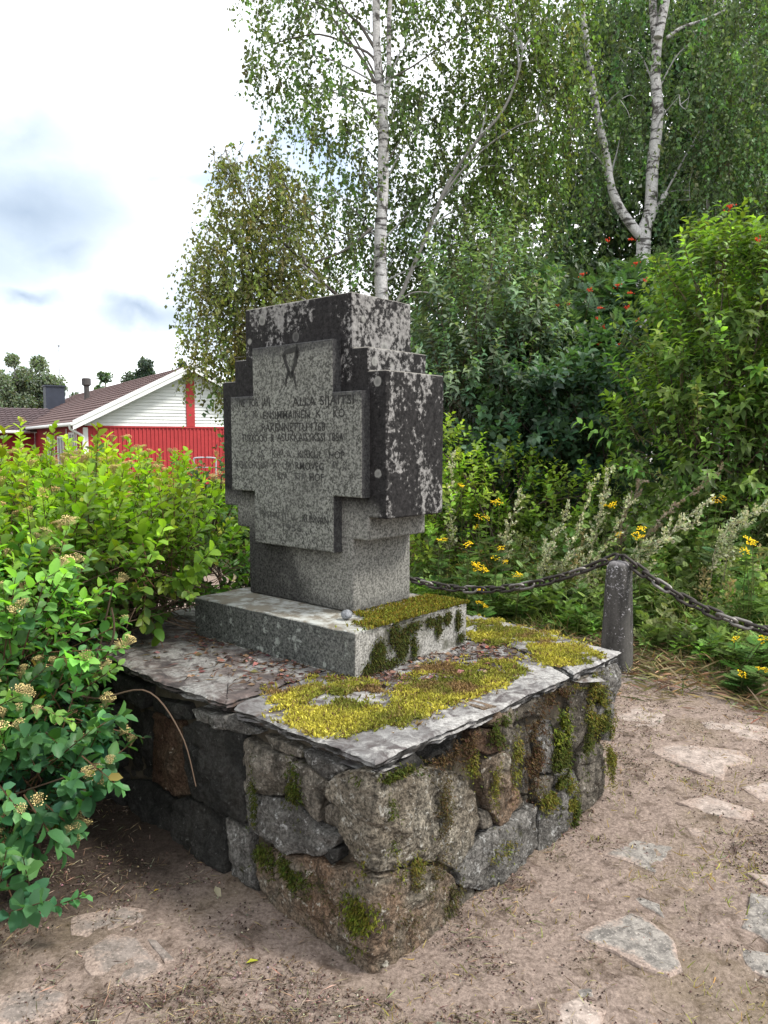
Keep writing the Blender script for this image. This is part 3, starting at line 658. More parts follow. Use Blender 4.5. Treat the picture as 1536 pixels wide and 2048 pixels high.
make_slab([(-.01, 1.52), (.6, 1.515), (.62, 2.1), (.0, 2.12)], M['slab_pink'], .0, 13)
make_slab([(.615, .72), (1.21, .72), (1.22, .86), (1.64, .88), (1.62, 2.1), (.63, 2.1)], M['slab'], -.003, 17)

# ------------------------------------------------------------------ granite plinth and memorial cross
TH = .7227
P0 = np.array([-.1086, 2.7626]); U2 = np.array([-math.cos(TH), math.sin(TH)]); V2 = np.array([math.sin(TH), math.cos(TH)])
PL = thing('granite_plinth', 'low rectangular granite plinth with moss hanging down its side', 'plinth', (*P0, ZS-.006), -TH)
ZP = .796-ZS+.006
bm = bmesh.new(); bm_box(bm, -1.005, 0, 0, .709, 0, ZP)
bmesh.ops.subdivide_edges(bm, edges=list(bm.edges), cuts=1)
bmesh.ops.bevel(bm, geom=[e for e in bm.edges if len(e.link_faces) == 2 and e.calc_face_angle(0) > 1], offset=.009, segments=3, profile=.5, affect='EDGES')
bmesh.ops.subdivide_edges(bm, edges=[e for e in bm.edges if e.calc_length() > .15], cuts=9, use_grid_fill=True)
co = np.array([v.co for v in bm.verts]); d_ = .0045*fbm(co, 14, 3, 51)[:, None]*np.sign(co-co.mean(0))
for v, d in zip(bm.verts, d_): v.co += Vector(d)
bm_obj('base_block', bm, M['plinth'], PL, smooth=False)

C0 = np.array([-.1252, 3.0868]); ZB = .796
CR = thing('memorial_cross', 'weathered stepped granite cross block with worn inscription, on the plinth', 'memorial', (*C0, ZB), -TH)
W_, D_ = .668, .366
half = [(0, 0), (0, .305), (.0835, .305), (.0835, .3986), (.1777, .3986), (.1777, .9747), (.0835, .9747), (.0835, 1.068), (0, 1.068), (0, 1.287)]
outline = half + [(-W_-x, z) for x, z in reversed(half)]
bm = bmesh.new()
fr = [bm.verts.new((x, 0, z)) for x, z in outline]; bk = [bm.verts.new((x, D_, z)) for x, z in outline]
bm.faces.new(fr); bm.faces.new(bk[::-1])
for i in range(len(fr)):
    j = (i+1) % len(fr); bm.faces.new((fr[i], bk[i], bk[j], fr[j]))
bmesh.ops.recalc_face_normals(bm, faces=bm.faces)
bmesh.ops.bevel(bm, geom=[e for e in bm.edges], offset=.008, segments=3, profile=.5, affect='EDGES')
for v in bm.verts:
    n_ = float(vnoise(np.array([v.co]), 22, 3)[0]); v.co += Vector((n_*.003, float(vnoise(np.array([v.co]), 25, 5)[0])*.003, float(vnoise(np.array([v.co]), 19, 8)[0])*.004))
bm_obj('cross_body', bm, M['block'], CR)

PY = -.05
pout = [(-.561, .248), (-.063, .248), (-.063, .479), (.094, .479), (.094, .896), (-.063, .896), (-.063, 1.105), (-.561, 1.105), (-.561, .899), (-.721, .899), (-.721, .477), (-.561, .477)]
bm = bmesh.new()
fr = [bm.verts.new((x, PY, z)) for x, z in pout]; bk = [bm.verts.new((x, .004, z)) for x, z in pout]
bm.faces.new(fr); bm.faces.new(bk[::-1])
for i in range(len(fr)):
    j = (i+1) % len(fr); bm.faces.new((fr[i], bk[i], bk[j], fr[j]))
bmesh.ops.recalc_face_normals(bm, faces=bm.faces)
bmesh.ops.bevel(bm, geom=[e for e in bm.edges if all(v.co.y < 0 for v in e.verts)], offset=.006, segments=3, profile=.5, affect='EDGES')
plaque = bm_obj('raised_plaque', bm, M['plaque'], CR)
def text_line(s, x0, x1, z, h, mat):
    cu = bpy.data.curves.new('line', 'FONT'); cu.body = s; cu.size = 1; cu.align_x = 'LEFT'; cu.resolution_u = 2; cu.space_word = 1.3; cu.offset = .004
    to = bpy.data.objects.new('line', cu); COL.objects.link(to)
    bpy.context.view_layer.update(); dg = bpy.context.evaluated_depsgraph_get(); me = bpy.data.meshes.new_from_object(to.evaluated_get(dg))
    bpy.data.objects.remove(to)
    co = np.empty(len(me.vertices)*3); me.vertices.foreach_get('co', co); co = co.reshape(-1, 3)
    xs = co[:, 0]; sx_ = (x1-x0)/np.ptp(xs); sz_ = h/.70
    co2 = np.stack([x0+(xs-xs.min())*sx_, np.full(len(co), PY-.0012), z+co[:, 1]*sz_], 1)
    me.vertices.foreach_set('co', co2.ravel()); me.update(); me.materials.clear(); me.materials.append(mat)
    return link('inscription_line', me, plaque, kind='stuff')
for s, x0, x1, z, h, k in (('NE  TOR  JAN', -.655, -.445, .852, .036, 0), ('ALLA SIJAITSI', -.30, .055, .846, .036, 0),
                           ('T  K', -.625, -.53, .800, .034, 1), ('ENSIMMAINEN  K    KO', -.49, .005, .795, .034, 0),
                           ('RAKENNETTU 1768', -.50, -.105, .742, .036, 0), ('TURKOOU  R', -.64, -.42, .697, .034, 0), ('ASUKKAISYKSSI 1854', -.40, -.005, .700, .034, 0),
                           ('F   S   KA  A', -.58, -.31, .630, .032, 1), ('KIRKUL  HOP', -.27, .005, .630, .032, 0), ('ROKORSIAI  A  UR', -.69, -.31, .580, .032, 1), ('RMOVEG', -.285, -.115, .582, .032, 0), ('AV  O', -.07, .015, .590, .032, 1),
                           ('BYA   TTA', -.40, -.225, .536, .032, 1), ('HOF', -.20, -.115, .537, .032, 0), ('PYSTYTTI  U', -.52, -.29, .365, .03, 1), ('KUNNAN', -.245, -.09, .362, .032, 0), ('1956', -.37, -.25, .318, .03, 1)):
    text_line(s, x0, x1, z, h, M['ink_faded' if k else 'ink'])
# carved emblem: a tapering drop over two short legs
ex, ez = -.308, 1.015
ac = Acc()
def stroke(pts, wd0, wd1):
    P = np.array(pts); T = np.gradient(P, axis=0); T /= np.linalg.norm(T, axis=1, keepdims=True); Nn = np.stack([-T[:, 1], T[:, 0]], 1)
    wd = np.linspace(wd0, wd1, len(P))[:, None]; A = P+Nn*wd; B = P-Nn*wd; n = len(P)
    V = np.concatenate([np.stack([A[:, 0], np.full(n, PY-.0014), A[:, 1]], 1), np.stack([B[:, 0], np.full(n, PY-.0014), B[:, 1]], 1)])
    ac.add(V, [f for i in range(n-1) for f in ((i, i+1, n+i+1), (i, n+i+1, n+i))])
stroke([(ex-.046, ez+.040), (ex-.030, ez+.058), (ex+.0, ez+.060), (ex+.036, ez+.066), (ex+.046, ez+.05)], .009, .012); stroke([(ex+.040, ez+.085), (ex+.040, ez+.03)], .005, .008)
stroke([(ex-.042, ez+.045), (ex-.030, ez+.01), (ex-.006, ez-.034)], .010, .006); stroke([(ex+.040, ez+.055), (ex+.026, ez+.005), (ex+.006, ez-.034)], .012, .007); stroke([(ex-.006, ez-.03), (ex+.006, ez-.05)], .012, .010)
stroke([(ex-.012, ez-.022), (ex-.028, ez-.055), (ex-.034, ez-.085)], .008, .003); stroke([(ex+.008, ez-.025), (ex+.022, ez-.055), (ex+.03, ez-.088)], .009, .003)
ac.build('carved_emblem', M['ink'], plaque, (0, 0, 0))

# small stone someone left on the plinth
bm = bmesh.new(); bmesh.ops.create_icosphere(bm, subdivisions=3, radius=.021)
for v in bm.verts: v.co = Vector((v.co.x*1.08, v.co.y*.95, v.co.z*.92))*(1+.10*float(vnoise(np.array([v.co]), 60, 2)[0]))
pb = bm_obj('pebble', bm, M['pebble'], None, (-.148, 2.985, .796+.019), smooth=True, label='small round grey pebble lying on the plinth in front of the cross', category='pebble')

# ------------------------------------------------------------------ bollards and chains
CH = np.array([.734, -.679])
def bollard(xy, label):
    b = thing('bollard', label, 'bollard', (xy[0], xy[1], 0), -STH+.15, 'stone bollards round the memorial')
    prof = [(-.08, .099), (.0, .098), (.2, .093), (.45, .084), (.60, .079), (.655, .077), (.69, .070), (.710, .058), (.720, .038), (.723, .012)]
    V = []; F = []; N = 36
    for z, r in prof:
        for j in range(N):
            t = 2*math.pi*j/N; c_, s_ = math.cos(t), math.sin(t); e = 3.2
            k = r/(abs(c_)**e+abs(s_)**e)**(1/e); k *= 1+.012*float(vnoise(np.array([[c_*.1, s_*.1, z]]), 20, 3)[0])
            V.append((c_*k, s_*k, z))
    V.append((0, 0, .7235))
    for r in range(len(prof)-1):
        for j in range(N): a0 = r*N+j; b0 = r*N+(j+1) % N; F += [(a0, b0, b0+N), (a0, b0+N, a0+N)]
    F += [((len(prof)-1)*N+j, (len(prof)-1)*N+(j+1) % N, len(V)-1) for j in range(N)]
    ac = Acc(); ac.add(np.array(V), F); ac.build('shaft', M['bollard'], b, smooth=True)
    ac = Acc(); t = np.linspace(-.5, math.pi+.5, 18)
    tube(ac, np.stack([np.cos(t)*.026, np.zeros(18), .732+np.sin(t)*.026], 1), .0105, 8); ac.build('eye_ring', M['iron'], b, smooth=True)
    return b
BP = np.array([1.53, 4.94]); SPAN = 2.04
bollard(BP, 'lichen-flecked stone bollard with iron eye in front of the wild flowers')
bollard(BP+CH*SPAN, 'stone bollard with iron eye at the near end of the chain')
bollard(BP-CH*2.9, 'stone bollard with iron eye hidden behind the memorial')
def link_mesh():
    ac = Acc(); L, r, wr = .033, .024, .0098; P = []
    for i in range(10): t = -math.pi/2+math.pi*i/9; P.append((L+r*math.cos(t), r*math.sin(t), 0))
    for i in range(10): t = math.pi/2+math.pi*i/9; P.append((-L+r*math.cos(t), r*math.sin(t), 0))
    n = len(P); P = np.array(P); T = np.roll(P, -1, 0)-np.roll(P, 1, 0); T /= np.linalg.norm(T, axis=1, keepdims=True)
    Z = np.array([0, 0, 1.]); A = np.cross(T, Z); t = np.arange(8)*math.pi/4
    V = P[:, None]+wr*(np.cos(t)[None, :, None]*A[:, None]+np.sin(t)[None, :, None]*Z)
    F = []
    for i in range(n):
        for j in range(8):
            a0 = i*8+j; b0 = i*8+(j+1) % 8; c0 = ((i+1) % n)*8+j; d0 = ((i+1) % n)*8+(j+1) % 8; F += [(a0, d0, b0), (a0, c0, d0)]
    ac.add(V.reshape(-1, 3)*1.04, F)
    o = ac.build('link', M['iron'], None, smooth=True); me = o.data; bpy.data.objects.remove(o); return me
LM = link_mesh(); LM2 = LM.copy(); LM2.materials.clear(); LM2.materials.append(M['iron_worn'])
def chain(A, B, sag, label):
    A = np.array(A); B = np.array(B); mid = (A+B)/2
    t = thing('chain', label, 'chain', tuple(A), group='iron chains between the bollards')
    s = np.linspace(0, 1, 400); P = A[None]+(B-A)[None]*s[:, None]; P[:, 2] -= sag*4*s*(1-s)
    seg = np.concatenate([[0], np.cumsum(np.linalg.norm(np.diff(P, axis=0), axis=1))]); n = int(seg[-1]/.083)
    for i in range(n):
        d = (i+.5)*seg[-1]/n; p = np.array([np.interp(d, seg, P[:, k]) for k in range(3)])
        q = np.array([np.interp(min(d+.02, seg[-1]), seg, P[:, k]) for k in range(3)])-np.array([np.interp(max(d-.02, 0), seg, P[:, k]) for k in range(3)])
        X = Vector(q).normalized(); Y = Vector((0, 0, 1)).cross(X).normalized(); Z = X.cross(Y)
        tw = (R(45) if i % 2 else R(-45))+random.uniform(-.25, .25)
        Y2 = Y*math.cos(tw)+Z*math.sin(tw); Z2 = X.cross(Y2)
        o = link('link', LM2 if i in WORN else LM, t, tuple(p-A))
        o.rotation_euler = Matrix((X, Y2, Z2)).transposed().to_euler()
e = .745
WORN = (3, 8, 9, 14, 19)
chain((*(BP-CH*.03), e), (*(BP-CH*2.87), e), .385, 'sagging rusty iron chain between bollard and back of the memorial')
chain((*(BP+CH*.03), e), (*(BP+CH*(SPAN-.03)), e), .335, 'rusty iron chain falling away from bollard over the mown grass')
# ------------------------------------------------------------------ red and white house behind the shrubs
HV = np.array([-.533, .846]); HG = np.array([.846, .533])           # ridge direction, gable direction
HC = np.array([-12.08, 30.0]); HRZ = math.atan2(HG[1], HG[0])         # eave corner; local x along the gable, y along the ridge
G0 = -.62
H = thing('house', 'single-storey red and white wooden house with brown tiled gable roof', 'house', (*HC, G0), HRZ)
EAVE, RIDGE, HALF, LEN = 2.78, 5.25, 4.85, 25.
ov = .55                                                             # overhang beyond the wall
wall_h = 2.72
bm = bmesh.new(); bm_box(bm, ov, 2*HALF-ov, ov+.08, LEN, 0, wall_h)
v = [bm.verts.new(p) for p in ((ov, ov+.08, wall_h), (2*HALF-ov, ov+.08, wall_h), (HALF, ov+.08, RIDGE-.16), (ov, LEN, wall_h), (2*HALF-ov, LEN, wall_h), (HALF, LEN, RIDGE-.16))]
for f in ((0, 1, 2), (5, 4, 3), (0, 3, 4, 1), (0, 2, 5, 3), (1, 4, 5, 2)): bm.faces.new([v[i] for i in f])
bm_obj('wall', bm, M['red_dark'], H)
# vertical red boards with battens on the lower gable
ac = []
bm = bmesh.new(); bm_box(bm, ov+.02, 2*HALF-ov-.02, ov+.02, ov+.075, .1, 2.63)
x = ov+.3
while x < 2*HALF-ov-.3: bm_box(bm, x, x+.055, ov-.008, ov+.018, .1, 2.625); x += .165
bm_obj('board_and_batten_panel', bm, M['red'], H, kind='stuff')
box_obj('drip_board', ov+.1, 2*HALF-ov-.1, ov-.03, ov+.02, 2.632, 2.70, M['red'], H)
for xx in (ov-.06, 2*HALF-ov-.06): box_obj('corner_board', xx, xx+.17, ov-.03, ov+.09, 0, 2.63, M['white'], H)
box_obj('gable_post', HALF-.17, HALF+.19, ov-.035, ov+.03, 2.705, RIDGE-.35, M['red'], H)
# white lap boards on the gable
z = 2.705
slope = (RIDGE-EAVE)/HALF
while z < RIDGE-.3:
    xl = max(ov, (z+.135-EAVE+.12)/slope)
    for a_, b_ in ((xl, HALF-.175), (HALF+.195, 2*HALF-xl)):
        if b_-a_ < .15: continue
        bm = bmesh.new()
        vv = [bm.verts.new(p) for p in ((a_, ov+.078, z), (b_, ov+.078, z), (b_, ov+.078, z+.138), (a_, ov+.078, z+.138), (a_, ov-.002, z), (b_, ov-.002, z), (b_, ov+.03, z+.138), (a_, ov+.03, z+.138))]
        for f in ((3, 2, 1, 0), (4, 5, 6, 7), (0, 1, 5, 4), (1, 2, 6, 5), (2, 3, 7, 6), (3, 0, 4, 7)): bm.faces.new([vv[i] for i in f])
        bm_obj('siding_board', bm, M['white_board'], H)
    z += .14
def tiled(name, org, ax, up, nrm, L, Wd, mat, parent, course=.36, wave=.30, amp=.035):
    """pan-tile roof: courses step down the slope, waves run across"""
    org, ax, up, nrm = map(np.array, (org, ax, up, nrm)); nx_ = int(L/wave*6); ac = Acc()
    nc = int(Wd/course); X = np.linspace(0, L, nx_+1); wv = amp*np.abs(np.sin(np.pi*X/wave))**.7
    for c in range(nc):
        V = []
        for (yy, hh) in ((c*course-.03, .035), (c*course-.03, .0), ((c+1)*course, .0)):
            h_ = wv+hh+ (0.02 if yy < c*course else 0)
            V.append(org+X[:, None]*ax+yy*up+h_[:, None]*nrm)
        V.insert(0, org+X[:, None]*ax+(c*course-.03)*up+(wv*0-.01)[:, None]*nrm); V.pop(2)
        V = np.concatenate(V); n = nx_+1; F = []
        for r in (0, 1):
            i = np.arange(nx_)+r*n; F.append(np.stack([i, i+1, i+n+1], 1)); F.append(np.stack([i, i+n+1, i+n], 1))
        ac.add(V, np.concatenate(F))
    return ac.build(name, mat, parent, kind='stuff')
sl = math.hypot(HALF, RIDGE-EAVE); upL = np.array([HALF, 0, RIDGE-EAVE])/sl; nL = np.array([-(RIDGE-EAVE), 0, HALF])/sl
tiled('roof_tiles', (0, 0, EAVE), (0, 1, 0), upL, nL, LEN, sl, M['roof'], H)
tiled('roof_tiles', (2*HALF, 0, EAVE), (0, 1, 0), upL*[-1, 1, 1], nL*[-1, 1, 1], LEN, sl, M['roof'], H)
def slabquad(name, pts, th, mat, parent):
    bm = bmesh.new(); P = [Vector(p) for p in pts]; n = (P[1]-P[0]).cross(P[2]-P[0]).normalized()*th
    a = [bm.verts.new(p) for p in P]; b = [bm.verts.new(p+n) for p in P]
    bm.faces.new(a); bm.faces.new(b[::-1])
    for i in range(4): bm.faces.new((a[i], b[i], b[(i+1) % 4], a[(i+1) % 4]))
    return bm_obj(name, bm, mat, parent)
slabquad('roof_deck', ((0, 0.01, EAVE-.03), (HALF, .01, RIDGE-.03), (HALF, LEN, RIDGE-.03), (0, LEN, EAVE-.03)), .05, M['white'], H)
slabquad('roof_deck', ((2*HALF, LEN, EAVE-.03), (HALF, LEN, RIDGE-.03), (HALF, .01, RIDGE-.03), (2*HALF, .01, EAVE-.03)), .05, M['white'], H)
for sgn in (0, 1):
    for k, (dz0, dz1, y0) in enumerate(((-.26, -.06, -.03), (-.07, .10, -.06))):
        bm = bmesh.new(); q = []
        for (xx, zz) in ((0, EAVE), (HALF, RIDGE)):
            X = xx if not sgn else 2*HALF-xx
            for yy in (y0, y0+.03 if k == 0 else y0+.10):
                for dz in (dz0, dz1): q.append(bm.verts.new((X, yy, zz+dz)))
        for f in ((0, 1, 3, 2), (4, 6, 7, 5), (0, 4, 5, 1), (2, 3, 7, 6), (1, 5, 7, 3), (0, 2, 6, 4)): bm.faces.new([q[i] for i in f])
        bm_obj('bargeboard', bm, M['white'], H)
ac = Acc(); tube(ac, [(-.05, -.05, EAVE-.04), (-.05, 12.2, EAVE-.04)], .075, 8); ac.build('gutter', M['white'], H, smooth=True)
ac = Acc(); tube(ac, smooth_path([(-.05, .3, EAVE-.1), (.0, .32, EAVE-.25), (.42, .40, EAVE-.5), (.46, .42, EAVE-.8), (.46, .42, .2)], 24), .05, 8); ac.build('downpipe', M['white'], H, smooth=True)
# eave-side wall: pilaster boards, door and window
for y0 in (2.2, 4.4, 7.6): box_obj('corner_board', ov-.03, ov-.001, y0, y0+.13, 0, wall_h-.1, M['white'], H)
def window(x0, x1, z0, z1, face, parent=H):
    """window in the eave-side wall (local x = wall line ov)"""
    f = bmesh.new(); t_ = .09
    for (a_, b_, c_, d_) in ((x0, x1, z0, z0+t_), (x0, x1, z1-t_, z1), (x0, x0+t_, z0+t_, z1-t_), (x1-t_, x1, z0+t_, z1-t_), ((x0+x1)/2-.03, (x0+x1)/2+.03, z0+t_, z1-t_)): bm_box(f, ov-.05, ov-.002, a_, b_, c_, d_)
    fr_ = bm_obj('window', f, M['white'], parent, kind='stuff')
    box_obj('pane', ov-.025, ov-.006, x0+t_*.8, x1-t_*.8, z0+t_*.8, z1-t_*.8, M['glass'], fr_)
window(2.55, 3.85, .75, 2.45, 0); window(5.2, 6.7, .9, 2.3, 0); window(8.3, 9.6, .9, 2.3, 0)
bx = thing  # (the wing shares the house's walls, so it stays part of the house)
# chimney and vent
def on_roof(px, py, Y): 
    p = at(px, py, Y); d = p[:2]-HC; return float(d@HG), float(d@HV), p[2]-G0
bm = bmesh.new(); bm_box(bm, 2.05, 3.15, 19.5, 20.5, 3.6, 5.42); bm_box(bm, 1.98, 3.22, 19.43, 20.57, 5.42, 5.50)
ch = bm_obj('chimney', bm, M['chimney'], H, kind='stuff')
ac = Acc(); tube(ac, [(2.95, 12., 4.0), (2.95, 12., 5.05)], .14, 12); tube(ac, [(2.95, 12., 5.02), (2.95, 12., 5.08), (2.95, 12, 5.40), (2.95, 12., 5.44)], [.16, .24, .24, .17], 12); ac.build('vent_pipe', M['vent'], H, smooth=False, kind='stuff')
# wing running off to the left: its near slope faces the viewer
WY, WW, WZ0, WZ1, WL = 13.0, 4.2, 2.35, 3.72, 16.
sw = math.hypot(WW, WZ1-WZ0)
tiled('wing_roof_tiles', (1.8, WY, WZ0+.25), (-1, 0, 0), np.array([0, WW, WZ1-WZ0])/sw, np.array([0, -(WZ1-WZ0), WW])/sw, WL, sw, M['roof_dark'], H, .36, .30, .045)
slabquad('roof_deck', ((1.8, WY, WZ0+.2), (1.8, WY+WW, WZ1+.2), (1.8-WL, WY+WW, WZ1+.2), (1.8-WL, WY, WZ0+.2)), -.05, M['white'], H)
box_obj('wing_wall', -14, ov-.05, WY+.7, WY+.9, 0, WZ0+.45, M['red_dark'], H)
ac = Acc(); tube(ac, [(.2, WY-.06, WZ0+.2), (1.8-WL, WY-.06, WZ0+.2)], .08, 8); ac.build('gutter', M['white'], H, smooth=True)
for x0 in (-1.9, -3.9, -6.5): box_obj('corner_board', x0, x0+.16, WY+.66, WY+.699, 0, WZ0+.2, M['white'], H)
for x0 in (-3.4, -5.9):
    f = bmesh.new()
    for (a_, b_, c_, d_) in ((x0, x0+1.2, .9, 1.0), (x0, x0+1.2, 2.0, 2.1), (x0, x0+.1, 1., 2.), (x0+1.1, x0+1.2, 1., 2.)): bm_box(f, a_, b_, WY+.65, WY+.698, c_, d_)
    fr_ = bm_obj('window', f, M['white'], H, kind='stuff'); box_obj('pane', x0+.09, x0+1.11, WY+.67, WY+.695, .99, 2.01, M['glass'], fr_)

pole = thing('flagpole', 'thin white flagpole rising behind the house roof', 'flagpole', (*at(124, 860, 58)[:2], G0))
ac = Acc(); tube(ac, [(0, 0, 0), (0, 0, 4), (0, 0, 9.05)], [.075, .07, .05], 8); ac.build('mast', M['steel'], pole, smooth=True)
ac = Acc(); tube(ac, [(0, 0, 9.04), (0, 0, 9.09), (0, 0, 9.17), (0, 0, 9.22)], [.04, .09, .09, .03], 8); ac.build('knob', M['steel'], pole, smooth=True)

g1, g2 = at(388, 935, 24), at(432, 935, 24)
rail = thing('bicycle_rail', 'grey tubular bicycle rail in front of the red house wall', 'rail', (g1[0], g1[1], g1[2]-.5))
L_ = float(np.linalg.norm((g2-g1)[:2]))
ac = Acc(); tube(ac, smooth_path([(0, 0, 0), (0, 0, .5), (0, 0, .72), (.08, 0, .80), (L_-.08, 0, .80), (L_, 0, .72), (L_, 0, .5), (L_, 0, 0)], 40), .026, 8); ac.build('hoop', M['steel'], rail, smooth=True)
ac = Acc(); tube(ac, [(0.02, 0, .5), (L_-.02, 0, .5)], .018, 6); ac.build('crossbar', M['steel'], rail, smooth=True)
# ------------------------------------------------------------------ plants
CAM = np.array([0, 0, 1.5])
def ell(c, r, n, lo=.0, hi=1.):
    d = rdir(n); q = (lo**3+(hi**3-lo**3)*rng.random((n, 1)))**(1/3)
    return np.asarray(c)+d*q*np.asarray(r), d
def sprigs(env, n, L, nl, size, leafdir=.55, up=.5, shell=.55, droop=.0, floor=.05):
    """leafy shoots filling a set of ellipsoids; returns leaf positions, matrices, sizes, shoot data"""
    vol = np.array([r[0]*r[1]+r[0]*r[2]+r[1]*r[2] for c, r in env]); cnt = (n*vol/vol.sum()).astype(int)
    O = []; Dn = []
    for (c, r), k in zip(env, cnt):
        p, d = ell(c, r, k, shell, 1.); O.append(p); nn = d/np.asarray(r); Dn.append(nn/np.linalg.norm(nn, axis=1, keepdims=True))
    O = np.concatenate(O); Dn = np.concatenate(Dn); keep = O[:, 2] > floor; O = O[keep]; Dn = Dn[keep]; N = len(O)
    D = Dn*.7+np.array([0, 0, up])+.35*rng.normal(size=(N, 3)); D /= np.linalg.norm(D, axis=1, keepdims=True)
    LL = L*rng.uniform(.6, 1.3, N)
    t = (np.arange(nl)+.6)/nl
    pos = O[:, None]+D[:, None]*(LL[:, None]*t[None])[..., None]; pos[..., 2] -= droop*(LL[:, None]*t[None]**2)
    az = rng.uniform(0, 6.28, N)[:, None]+np.arange(nl)[None]*2.4
    A = np.cross(D, rdir(N)); A /= np.linalg.norm(A, axis=1, keepdims=True); B = np.cross(D, A)
    rad = np.cos(az)[..., None]*A[:, None]+np.sin(az)[..., None]*B[:, None]
    ld = rad*(1-leafdir)+D[:, None]*leafdir*(.35+.9*t)[None, :, None]; ld[..., 2] -= .12
    upv = D[:, None]*.6+np.array([0, 0, .75])+.35*rng.normal(size=ld.shape)
    s = size*rng.uniform(.65, 1.25, (N, 1))*(1.1-.5*np.abs(t-.45))[None]
    return pos.reshape(-1, 3), basis(ld.reshape(-1, 3), upv.reshape(-1, 3)), s.ravel(), np.repeat(np.arange(N), nl), O, D, LL
def canes(acc, base, tips, rad, col, bend=.3, n=9):
    for tip in tips:
        b = np.asarray(base[rng.integers(len(base))], float)+rng.normal(size=3)*[.1, .1, 0]; tip = np.asarray(tip)
        m = b+(tip-b)*.5; m[2] += bend*np.linalg.norm(tip-b)*.5; m += rng.normal(size=3)*.06
        tube(acc, smooth_path([b, m, tip], n), np.linspace(rad, rad*.35, n), 4, np.array(col)*rng.uniform(.6, 1.4), cap=False)

# ---- spirea shrubs
def corymb():
    V = []; F = []; C = []
    n = 46; Z0 = -.035
    for k in range(n):
        r = .024*math.sqrt((k+.5)/n)*random.uniform(.8, 1.12); a_ = k*2.4; p = np.array([r*math.cos(a_), r*math.sin(a_), .006-.007*(r/.024)**2+random.uniform(-.005, .004)])
        b = len(V); q = .0021*random.uniform(.6, 1.4)
        V += [p+q*np.array(d) for d in ((1, 0, 0), (-1, 0, 0), (0, 1, 0), (0, -1, 0), (0, 0, 1))]; C += [random.uniform(.4, 1.35)]*5
        F += [(b+i, b+j, b+4) for i, j in ((0, 2), (2, 1), (1, 3), (3, 0))]
        if k % 2 == 0:
            b = len(V); V += [np.array((0, 0, Z0)), p, p+np.array([.0012, .0012, 0])]; C += [.5, .6, .6]; F += [(b, b+1, b+2)]
    return np.array(V), np.array(F), np.array(C)
COR = [corymb() for _ in range(4)]
def spirea(name, label, org, env, n, nl, L, size, base, colfun, flower_p, flower_col, cane_n, individual=300, shell=.55, up=.5, extra=None):
    root = thing(name, label, 'shrub', org, 0, 'flowering shrubs beside the pedestal'); org = np.array(org)
    pos, rot, s, own, O, D, LL = sprigs(env, n, L, nl, size, up=up, shell=shell)
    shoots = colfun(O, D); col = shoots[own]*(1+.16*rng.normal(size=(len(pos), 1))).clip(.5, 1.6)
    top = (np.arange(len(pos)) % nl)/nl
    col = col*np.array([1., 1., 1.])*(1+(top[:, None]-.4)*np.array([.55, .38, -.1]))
    sick = rng.random(len(pos)) < .012; col[sick] = tints(sick.sum(), (.26, .27, .045), .3, .15)
    # do not grow through the monument
    def inside(P, m=.0):
        q = P[:, :2]-S0; a_ = q@SV; b_ = q@SU
        ped = (a_ > -.06-m) & (a_ < 1.6) & (b_ < 2.2) & (b_ > -.1) & (P[:, 2] < .68)
        q = P[:, :2]-P0; a2 = q@U2; b2 = q@V2
        pl = (a2 > -.05) & (a2 < 1.04) & (b2 > -.06) & (b2 < .8) & (P[:, 2] < .84)
        q = P[:, :2]-C0; a3 = q@U2; b3 = q@V2
        cr = (a3 > -.3) & (a3 < W_+.26) & (b3 > -.12) & (b3 < .45) & (P[:, 2] > .7)
        return ped | pl | cr
    ok = ~inside(pos) & (pos[:, 2] > .02); pos, rot, s, own, col = pos[ok], rot[ok], s[ok], own[ok], col[ok]
    px, py, d = project(pos); vis = (px > -20) & (px < 1556) & (py > 0) & (py < 2048)
    facing = s/d*vis
    # nearest leaves, the ones that hide behind others excluded by a coarse depth test
    cell = {}
    order = np.argsort(d)
    chosen = []
    for i in order:
        if not vis[i]: continue
        key = (int(px[i]//16), int(py[i]//16))
        if cell.get(key, 0) < 1:
            cell[key] = cell.get(key, 0)+1; chosen.append(i)
    chosen = sorted(chosen, key=lambda i: -facing[i])[:individual]
    msk = np.ones(len(pos), bool); msk[chosen] = False
    a = Acc(); half = rng.random(len(pos)) < .5
    for sh, mk in ((LEAF_MID, half & msk), (LEAF_OVAL, ~half & msk)): a.inst(sh, pos[mk], rot[mk], s[mk], col[mk])
    a.build('foliage', M['leaf'], root, tuple(org), smooth=True, kind='stuff')
    pool = []
    ch = np.array(chosen)
    for k, q in enumerate(np.array_split(np.array(sorted(chosen, key=lambda i: col[i, 1])), 10)):
        a = Acc(); c = col[q].mean(0); V, F = (LEAF_ROUND, LEAF_OVAL)[k % 2]; a.add(V, F, c)
        tmp = a.build('leaf', M['leaf'], None, smooth=True); me = tmp.data; bpy.data.objects.remove(tmp)
        for i in q:
            o = bpy.data.objects.new('leaf', me); COL.objects.link(o); o.parent = root
            mt = Matrix(rot[i].tolist()).to_4x4()*1.0; o.matrix_local = Matrix.Translation(Vector(pos[i]-org)) @ mt @ Matrix.Diagonal((*([s[i]]*3), 1))
    # shoot stems
    a = Acc(); oks = ~inside(O)
    for o_, d_, l_ in zip(O[oks], D[oks], LL[oks]):
        tube(a, [o_-d_*.06, o_+d_*l_*.5, o_+d_*l_], [.0026, .0022, .0014], 3, np.array([.075, .04, .022])*rng.uniform(.6, 1.3), cap=False)
    idx = rng.choice(np.where(oks)[0], min(cane_n, oks.sum()), False)
    canes(a, base, O[idx], .0055, (.06, .04, .028), .25)
    if extra:
        for pts, r in extra: tube(a, smooth_path(pts, 24), np.linspace(r, r*.4, 24), 5, (.085, .058, .040), cap=False)
    a.build('stems', M['twig'], root, tuple(org), kind='stuff')
